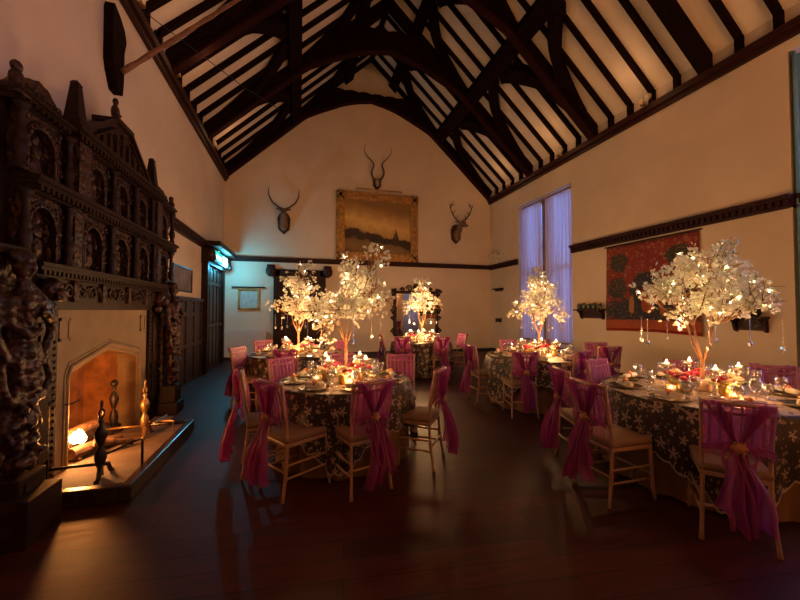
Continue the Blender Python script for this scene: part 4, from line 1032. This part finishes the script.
def undercloth(T, idx, rot0):
    x, y, R, nm = T; t = MB(); nA = 168; r_ = random.Random(idx + 40); ph = r_.uniform(0, 6)
    rings = [(0, .748), (R * .5, .748), (R * .96, .748), (R, .742), (R + .01, .70), (R + .02, .6), (R + .03, .45), (R + .04, .3), (R + .05, .15), (R + .06, .015)]
    def f(u, v):
        k = v * (len(rings) - 1); i = int(k); i = min(i, len(rings) - 1); r, z = rings[i]; a = u * 2 * PI
        d = max(0, .74 - z) / .74; r += -.075 * d ** .5 + (.022 * math.sin(a * 15 + ph) + .012 * math.sin(a * 27 + 2 * ph)) * d ** .6
        return (r * math.cos(a), r * math.sin(a), z)
    o = t.grid(f, nA, len(rings) - 1).done('satin_undercloth', M_GOLDCLOTH if idx != 1 else mat('dark_satin', (.06, .025, .02), .5), smooth=True, loc=(x, y, 0)); return o
def overlay(T, idx, side, rot, ground, flower):
    x, y, R, nm = T; m = MB(); nA = 312; nR = 38; h = side / 2; ph = idx * 1.7
    lay = None; bm = m.bm; el = bm.verts.layers.float.new('edge'); uvl = bm.loops.layers.uv.verify()
    def maxr(a):
        c, s = abs(math.cos(a - rot)), abs(math.sin(a - rot)); r = h / max(c, s)
        return min(r, h * 1.30) + .028 * abs(math.sin(a * 26))
    V = []; UV = {}
    for i in range(nA):
        a = 2 * PI * i / nA; mr = maxr(a); row = []
        for j in range(nR + 1):
            s = mr * (j / nR); q = R + .012
            if s <= q: r, z = s, .757
            else:
                dd = s - q; r = q + .03 * min(1, dd * 6) + .03 * dd + (.028 * math.sin(a * 11 + ph) + .014 * math.sin(a * 23 + ph)) * min(1, dd * 2.2); z = .757 - dd * .985
            z = max(z, .02)
            v = bm.verts.new((r * math.cos(a), r * math.sin(a), z)); v[el] = 1.0 if j == nR else 0.0
            row.append(v); UV[v] = (s * math.cos(a), s * math.sin(a))
        V.append(row)
    for i in range(nA):
        A, B = V[i], V[(i + 1) % nA]
        for j in range(nR):
            fc = bm.faces.new((A[j], A[j + 1], B[j + 1], B[j]))
            for l in fc.loops: l[uvl].uv = UV[l.vert]
    bmesh.ops.remove_doubles(bm, verts=[r[0] for r in V], dist=.001)
    o = m.done('lace_tablecloth', lace_mat('lace_cloth_%d' % idx, ground, flower, R - .02), smooth=True, loc=(x, y, 0)); return o
def table(T):
    x, y, R, nm = T
    t = thing('round_table', 'round banquet table under cloths, the ' + nm, 'table', (x, y, 0), group='round banquet tables')
    MB().lathe([(R - .01, .715), (R, .72), (R, .738), (R - .01, .742), (.001, .742)], (0, 0, 0), 48).done('table_top', M_CHAIR, t)
    for k in range(4):
        a = PI / 4 + k * PI / 2; MB().tube([(R * .6 * math.cos(a), R * .6 * math.sin(a), 0), (R * .55 * math.cos(a), R * .55 * math.sin(a), .72)], .018).done('leg', M_IRON, t)
TABS = [T1, T2, T3, T4, T5]
GROUND = [(.022, .009, .007)] * 5; FLOW = [(.34, .26, .19)] * 5
ROT = [.58, .5, .6, .96, .0]; SIDE = [2.12, 2.4, 2.2, 2.3, 2.36]
for i, T in enumerate(TABS):
    table(T)
    tag(undercloth(T, i, 0), ('dark' if i == 1 else 'gold') + ' satin cloth falling in folds to the floor from the ' + T[3], 'tablecloth')
    tag(overlay(T, i, SIDE[i], ROT[i], GROUND[i], FLOW[i]), 'dark lace overlay with cream flowers and scalloped edge on the ' + T[3], 'tablecloth')
TZ = .758

# ------------------------------------------------------------------ table settings
DIRS = ['right', 'far right', 'far', 'far left', 'left', 'near left', 'near', 'near right']
def dirw(a): return DIRS[int(round(a / (PI / 4))) % 8] + ' side'
def lathe_proto(name, m_, prof, n=20, parent=None): return MB().lathe(prof, (0, 0, 0), n).done(name, m_, parent, smooth=True)
_protos = {}
def inst(key, build, loc, rz, label, cat, group):
    if key not in _protos:
        t = build(); _protos[key] = (t, kids(t), {c.name: kids(c) for c in kids(t)})
    else:
        p, ks, gk = _protos[key]; t = p.copy(); C.objects.link(t)
        for k in ks:
            c = k.copy(); C.objects.link(c); c.parent = t
            for g in gk[k.name]: q = g.copy(); C.objects.link(q); q.parent = c
    t.location = loc; t.rotation_euler = (0, 0, rz); tag(t, label, cat, group); return t
def b_plate():
    t = thing('charger_plate', 'x', 'plate'); lathe_proto('plate_body', M_PLATE, [(.001, .004), (.09, .004), (.10, .007), (.138, .016), (.138, .012), (.10, .002), (.09, 0), (.001, 0)], 28, t)
    lathe_proto('gold_rim', M_PLATERIM, [(.134, .0165), (.146, .0185), (.146, .0150), (.134, .0130), (.134, .0165)], 28, t); return t
def b_nap():
    t = thing('rolled_napkin', 'x', 'napkin')
    m = MB(); m.tube([(-.11, 0, .022), (-.05, 0, .024), (0, 0, .022), (.05, 0, .024), (.11, .004, .022)], [.022, .026, .021, .026, .022], 10); m.box((.02, -.028, .012), (.2, .04, .012), bev=.004); m.done('linen', M_CREAM, t, smooth=True)
    MB().tube([(0, 0, .022), (.012, 0, .022)], .028, 12).done('ribbon', M_GOLDCLOTH, t)
    m = MB(); m.ball((0, -.0, .055), (.02, .02, .014))
    for i in range(5): a = i * 1.256; m.ball((.018 * math.cos(a), .018 * math.sin(a), .052), (.013, .013, .009), 1)
    m.done('apricot_bloom', M_ORANGE, t, smooth=True); return t
def b_goblet():
    t = thing('wine_goblet', 'x', 'glass'); MB().lathe([(.034, 0), (.034, .003), (.006, .008), (.004, .03), (.004, .08), (.012, .09), (.032, .115), (.040, .145), (.036, .185), (.034, .185), (.037, .145), (.029, .118), (.006, .096)], (0, 0, 0), 16).done('glass_body', M_GLASS, t, smooth=True); return t
def b_tumb():
    t = thing('water_goblet', 'x', 'glass'); MB().lathe([(.030, 0), (.030, .003), (.005, .008), (.005, .045), (.02, .055), (.034, .08), (.036, .13), (.034, .13), (.031, .08), (.006, .058)], (0, 0, 0), 16).done('glass_body', M_CRYST, t, smooth=True); return t
def b_stand():
    t = thing('crystal_candle_stand', 'x', 'candle holder')
    MB().lathe([(.055, 0), (.055, .006), (.03, .012), (.010, .03), (.014, .05), (.008, .07), (.008, .15), (.014, .17), (.008, .19), (.02, .20)], (0, 0, 0), 14).done('stem', M_CRYST, t, smooth=True)
    MB().lathe([(.01, .195), (.045, .205), (.068, .225), (.072, .235), (.066, .228), (.04, .21), (.01, .20)], (0, 0, 0), 16).done('dish', M_CRYST, t, smooth=True)
    for i in range(8):
        a = i * PI / 4; x, y = .066 * math.cos(a), .066 * math.sin(a)
        MB().tube([(x, y, .226), (x, y, .205)], .003, 5).ball((x, y, .185), (.008, .008, .022), 1).done('crystal_pendant', M_CRYST, t)
    return t
def b_candle():
    t = thing('candle', 'x', 'candle'); MB().lathe([(.02, 0), (.02, .035), (.001, .036)], (0, 0, 0), 12).done('wax', M_WAX, t, smooth=True)
    MB().lathe([(.001, .036), (.005, .041), (.0055, .047), (.003, .056), (0, .062)], (0, 0, 0), 8).done('flame', M_FLAME, t, smooth=True); return t
def b_votive():
    t = thing('votive_candle', 'x', 'candle')
    MB().lathe([(.026, 0), (.034, .02), (.038, .055), (.036, .055), (.032, .02), (.024, .004), (.001, .004)], (0, 0, 0), 16).done('glass_cup', M_VGLASS, t, smooth=True)
    MB().lathe([(.024, .006), (.027, .022), (.001, .022)], (0, 0, 0), 12).done('wax', M_WAX, t); MB().lathe([(.001, .022), (.006, .03), (.003, .042), (0, .05)], (0, 0, 0), 8).done('flame', M_VFLAME, t, smooth=True); return t
def rose(m, c, r, seed):
    r_ = random.Random(seed); c = Vector(c); m.ball(c, (r * .45, r * .45, r * .5), 1)
    for ring, (n, rr, tilt) in enumerate(((4, .45, .2), (5, .75, .6), (6, 1.0, 1.0))):
        for i in range(n):
            a = 2 * PI * i / n + ring * .6 + r_.uniform(-.2, .2)
            rot = Matrix.Rotation(a, 3, 'Z') @ Matrix.Rotation(tilt, 3, 'Y')
            m.ball(c + Vector((math.cos(a), math.sin(a), .3 - tilt * .5)) * r * rr * .55, (r * .12, r * .42, r * .46), 1, rot)
def b_flowers(col, col2):
    def f():
        t = thing('rose_arrangement', 'x', 'flower arrangement')
        MB().lathe([(.03, 0), (.042, .02), (.045, .06), (.038, .075), (.034, .075), (.04, .06), (.03, .006)], (0, 0, 0), 14).done('vase', M_GOLDV, t, smooth=True)
        for i, (x, y, z, r) in enumerate([(0, 0, .115, .042), (.045, .02, .10, .036), (-.045, .015, .10, .036), (.01, -.045, .10, .036), (.0, .05, .095, .034)]):
            m = MB(); rose(m, (x, y, z), r, i + 3); m.done('rose', col if i % 3 else col2, t, smooth=True)
        m = MB()
        for i in range(9): a = i * .7; m.ball((.06 * math.cos(a), .06 * math.sin(a), .075), (.03, .012, .004), 1, Matrix.Rotation(a, 3, 'Z'))
        m.done('leaves', M_LEAF, t); return t
    return f

def make_tree(T, idx, lobes, nb, fork, seed):
    """blossom tree: pot on the table, forking trunk, loose clouds of blossom on the branch ends.
    lobes: (offset to the right, height above the table, radius); each is repeated round the trunk"""
    r_ = random.Random(seed); x, y = T[0], T[1]; nm = T[3]
    t = thing('blossom_tree', 'artificial white blossom tree with fairy lights standing on the ' + nm, 'decorative tree', (x, y, TZ), -.2745, 'lit blossom trees')
    MB().lathe([(.06, 0), (.07, .01), (.075, .10), (.07, .11), (.001, .10)], (0, 0, 0), 16).done('pot', M_POT, t, smooth=True)
    L3 = []
    for dx, z, r in lobes:
        L3.append((Vector((dx, r_.uniform(-.06, .06), z)), r))
        a = r_.uniform(1.1, 2.0) * r_.choice((-1, 1)); q = abs(dx) * .9 + .06
        L3.append((Vector((q * math.cos(a) * (1 if dx > 0 else -1), q * math.sin(a), z + r_.uniform(-.04, .04))), r * .9))
    m = MB(); f0 = Vector((.01, 0, fork)); m.tube([(0, 0, .06), (.012, .004, fork * .5), f0], [.019, .016, .015], 8)
    top = lobes[0][1]; prim = []
    for a in (.15, 2.2, 3.6, 5.2):
        w_ = Vector((.11 * math.cos(a), .09 * math.sin(a), fork + .36 * (top - fork))); prim.append(w_)
        if a != 5.2: m.tube([f0, f0.lerp(w_, .5) + Vector((.02 * math.cos(a), .02 * math.sin(a), 0)), w_], [.012, .010, .008], 7)
        else: m.tube([(0, 0, fork * .8), f0.lerp(w_, .4), w_], [.010, .008, .007], 7)
    limbs = []
    for c, r in L3:
        g = min(prim, key=lambda w_: (Vector((w_.x, w_.y, 0)).normalized() - Vector((c.x, c.y, 0)).normalized()).length)
        mid = g.lerp(c, .5) + Vector((c.x * .06, c.y * .06, -.04 * c.length)); P = []
        for k in range(9):
            q = k / 8; P.append(g * (1 - q) ** 2 + mid * 2 * q * (1 - q) + c * q * q + Vector((r_.uniform(-.006, .006), r_.uniform(-.006, .006), 0)))
        m.tube(P, [.0055 * (1 - .5 * k / 8) + .001 for k in range(9)], 6); tips = []
        for k in range(12):
            d = Vector((r_.gauss(0, 1), r_.gauss(0, 1), r_.gauss(.15, .8))).normalized(); e = c + d * r * r_.uniform(.85, 1.25); st = P[r_.choice((5, 6, 7, 8))]
            md_ = st.lerp(e, .55) + Vector((0, 0, .02)); m.tube([st, md_, e], [.0042, .0032, .0018], 5); tips += [(st.lerp(md_, q) if q < 1 else md_.lerp(e, q - 1)) for q in (.6, .9, 1.2, 1.5, 1.8, 2.0)]
        limbs.append((c, r, tips))
    m.done('trunk_and_branches', M_BRANCH, t, smooth=True)
    m = MB()
    for i in range(7):
        c, r = L3[r_.randrange(len(L3))]; d = Vector((r_.uniform(-.5, .5), r_.uniform(-.5, .5), 1)).normalized(); Lt = r * r_.uniform(1.3, 1.9)
        m.tube([c + d * Lt * k / 5 + Vector((r_.uniform(-.01, .01), r_.uniform(-.01, .01), 0)) for k in range(6)], [.0035 - .0004 * k for k in range(6)], 5)
    tag(m.done('bare_twigs', M_TWIG, t), kind='stuff')
    bm_ = MB(); lf = MB(); bulbs = []
    def flower(c, s):
        n = Vector((r_.uniform(-1, 1), r_.uniform(-1, 1), r_.uniform(-.6, 1))).normalized(); a = n.orthogonal().normalized(); b = n.cross(a)
        rt = r_.uniform(0, 2 * PI); c0 = bm_.bm.verts.new(c - n * s * .12)
        for k in range(5):
            th = rt + k * 2 * PI / 5; u = a * math.cos(th) + b * math.sin(th); v = b * math.cos(th) - a * math.sin(th); w_ = .34 * s
            p1 = bm_.bm.verts.new(c + u * s * .42 + v * w_ + n * s * .10); p2 = bm_.bm.verts.new(c + u * s * .72 + n * s * .24); p3 = bm_.bm.verts.new(c + u * s * .42 - v * w_ + n * s * .10)
            bm_.bm.faces.new((c0, p1, p2)); bm_.bm.faces.new((c0, p2, p3))
    tot = sum(r ** 1.8 for c, r in L3)
    for c, r, tips in limbs:
        n = int(nb * r ** 1.8 / tot); made = 0
        while made < n:
            p = r_.choice(tips) + Vector((r_.gauss(0, .016), r_.gauss(0, .016), r_.gauss(0, .014)))
            for _ in range(3):
                flower(p + Vector((r_.gauss(0, .02), r_.gauss(0, .02), r_.gauss(0, .017))), r_.uniform(.024, .035)); made += 1
            if r_.random() < .45:
                d = Vector((r_.uniform(-1, 1), r_.uniform(-1, 1), r_.uniform(-.3, .8))).normalized(); lf.ball(p + d * .035, (.022, .008, .003), 1, Matrix.Rotation(r_.uniform(0, 6), 3, 'Z') @ Matrix.Rotation(r_.uniform(-1, 1), 3, 'Y'))
            if r_.random() < .06: bulbs.append(p)
    tag(bm_.done('blossoms', M_BLOS, t), kind='stuff'); tag(lf.done('leaves', M_LEAF, t), kind='stuff')
    m = MB()
    for p in bulbs: m.ball(p, .0055, 1)
    tag(m.done('fairy_lights', M_BULB, t), kind='stuff')
    mn = sum(z for _, z, _ in lobes) / len(lobes)
    for k in range(4):
        a = k * PI / 2 + .5; rr = .15
        light('fairy_glow', (x + rr * math.cos(a), y + rr * math.sin(a), TZ + mn + (-.18 if k % 2 else .12)), P_TREE / 4 * (.95, 1.7, 3.6, 1.5, .9)[idx], (1, .60, .28), .10)
    H_ = 1.1; W_ = 2.1 * max(abs(d_) + r * .6 for d_, z, r in lobes); R = W_ / 2
    # hanging crystals
    for k in range(7):
        a = 2 * PI * (k + .3) / 7; rr = R * r_.uniform(.55, .95); zt = TZ + .66; L = r_.uniform(.12, .24)
        def bc():
            c = thing('hanging_crystal', 'x', 'crystal drop'); 
            m = MB(); [m.ball((0, 0, -.012 * i), .006, 1) for i in range(16)]; m.done('bead_string', M_CRYST, c)
            m = MB(); m.ball((0, 0, -.22), (.020, .020, .030), 1); m.done('teardrop', M_CRYST, c); return c
        w_ = ['right', 'far right', 'far', 'far left', 'left', 'near left', 'near right'][k]
        c = inst('crystal', bc, (x + rr * math.cos(a), y + rr * math.sin(a), zt), a, 'crystal drop hanging from the %s of the %s blossom tree' % (w_, nm), 'crystal drop', 'crystal drops under the blossom trees')
    return t
LOBES = [
    ([(.30, 1.30, .15), (.10, 1.12, .16), (.33, 1.0, .17), (.0, .86, .20), (-.27, .72, .16), (.24, .74, .17), (.44, .84, .11), (-.22, .56, .13)], 1500, .38),
    ([(.03, 1.20, .30), (-.14, .86, .27), (.24, .94, .26), (.03, .66, .20), (.10, 1.45, .16), (-.30, .75, .22)], 1500, .34),
    ([(0, 1.36, .17), (0, 1.02, .28), (-.24, .82, .20), (.24, .86, .24), (-.3, .9, .18)], 1000, .34),
    ([(0, 1.27, .17), (0, .98, .26), (-.28, .74, .20), (.24, .78, .23), (.12, 1.1, .24)], 1400, .34),
    ([(.05, 1.22, .20), (-.14, 1.06, .20), (.24, 1.08, .20), (.37, .92, .17), (-.19, .80, .20), (.14, .78, .22), (.48, .80, .13), (-.32, .94, .13), (.5, .92, .14)], 2500, .26)]
for i, (lb_, nb_, fk_) in enumerate(LOBES): make_tree(TABS[i], i, lb_, nb_, fk_, 11 + i * 7)

for ti, T in enumerate(TABS):
    x, y, R, nm = T; r_ = random.Random(60 + ti); off = [.1, .2, .0, .15, .25][ti]
    def at(a, r): return (x + r * math.cos(a), y + r * math.sin(a), TZ + .002)
    for k in range(8):
        a = k * PI / 4; aa = a + off; w_ = dirw(a)
        inst('plate', b_plate, at(aa, R - .17), aa, 'gold-rimmed dark charger plate, ' + w_ + ' of the ' + nm, 'plate', 'charger plates on the ' + nm)
        p = at(aa, R - .17); inst('nap', b_nap, (p[0], p[1], TZ + .017), aa + PI / 2 + r_.uniform(-.15, .15), 'rolled cream napkin with bloom, ' + w_ + ' of the ' + nm, 'napkin', 'napkins on the ' + nm)
        inst('gob', b_goblet, at(aa + .26, R - .30), 0, 'tall clear wine goblet, ' + w_ + ' of the ' + nm, 'glass', 'wine goblets on the ' + nm)
        inst('tum', b_tumb, at(aa + .10, R - .37), 0, 'short crystal water goblet, ' + w_ + ' of the ' + nm, 'glass', 'water goblets on the ' + nm)
    for k in range(4):
        a = k * PI / 2 + PI / 4 + [0, .1, .2, -.05, .15][ti]; w_ = ['far right', 'far left', 'near left', 'near right'][k]
        hh = TZ + .002
        p = at(a, .27); inst('stand', b_stand, p, 0, 'crystal candle stand, ' + w_ + ' of the tree on the ' + nm, 'candle holder', 'crystal candle stands')
        p = (p[0], p[1], p[2] + .206); inst('candle', b_candle, p, 0, 'lit ivory candle on the %s crystal stand of the %s' % (w_, nm), 'candle', 'lit candles on crystal stands')
        light('candle_glow', (p[0], p[1], p[2] + .07), P_CANDLE * (1, 2.4, 4.2, 1.6, .8)[ti], (1, .50, .19), .02)
    for k in range(4):
        a = k * PI / 2 + [.2, 0, .3, .1, .0][ti] - .2; w_ = ['right', 'far', 'left', 'near'][k]
        inst('votive', b_votive, at(a, .30), 0, 'glowing glass votive candle, %s side of the centrepiece, %s' % (w_, nm), 'candle', 'votive candles on the tables')
    light('votive_glow', (x, y - .30, TZ + .10), P_VOTIVE, (1, .48, .18), .03)
    light('votive_glow', (x + .05, y + .30, TZ + .10), P_VOTIVE * .6, (1, .48, .18), .03)
    for k in range(5):
        a = k * 2 * PI / 5 + .75 + ti * .3; w_ = ['far right', 'far left', 'left', 'near', 'right'][k]
        key = 'fl%d' % (k % 3); f_ = (b_flowers(M_ROSE, M_ROSEC), b_flowers(M_ROSEP, M_ROSE), b_flowers(M_ROSEC, M_ROSE))[k % 3]
        inst(key, f_, at(a, .20 + .03 * (k % 2)), a, '%s roses in gold vase, %s of the tree on the %s' % (('crimson', 'pink', 'cream and crimson')[k % 3], w_, nm), 'flower arrangement', 'rose arrangements on the tables').scale = (1.3, 1.3, 1.3)
t = thing('blue_gift_bag', 'dark blue flat clutch bag lying on the right side of the table by the window', 'bag', (4.42, 5.35, TZ)); MB().b2((-.12, -.07, 0), (.12, .07, .07), .015).done('bag_body', M_BLUE, t)
MB().b2((-.12, -.078, .04), (.12, -.06, .075), .006).done('flap', M_BLUE, t)
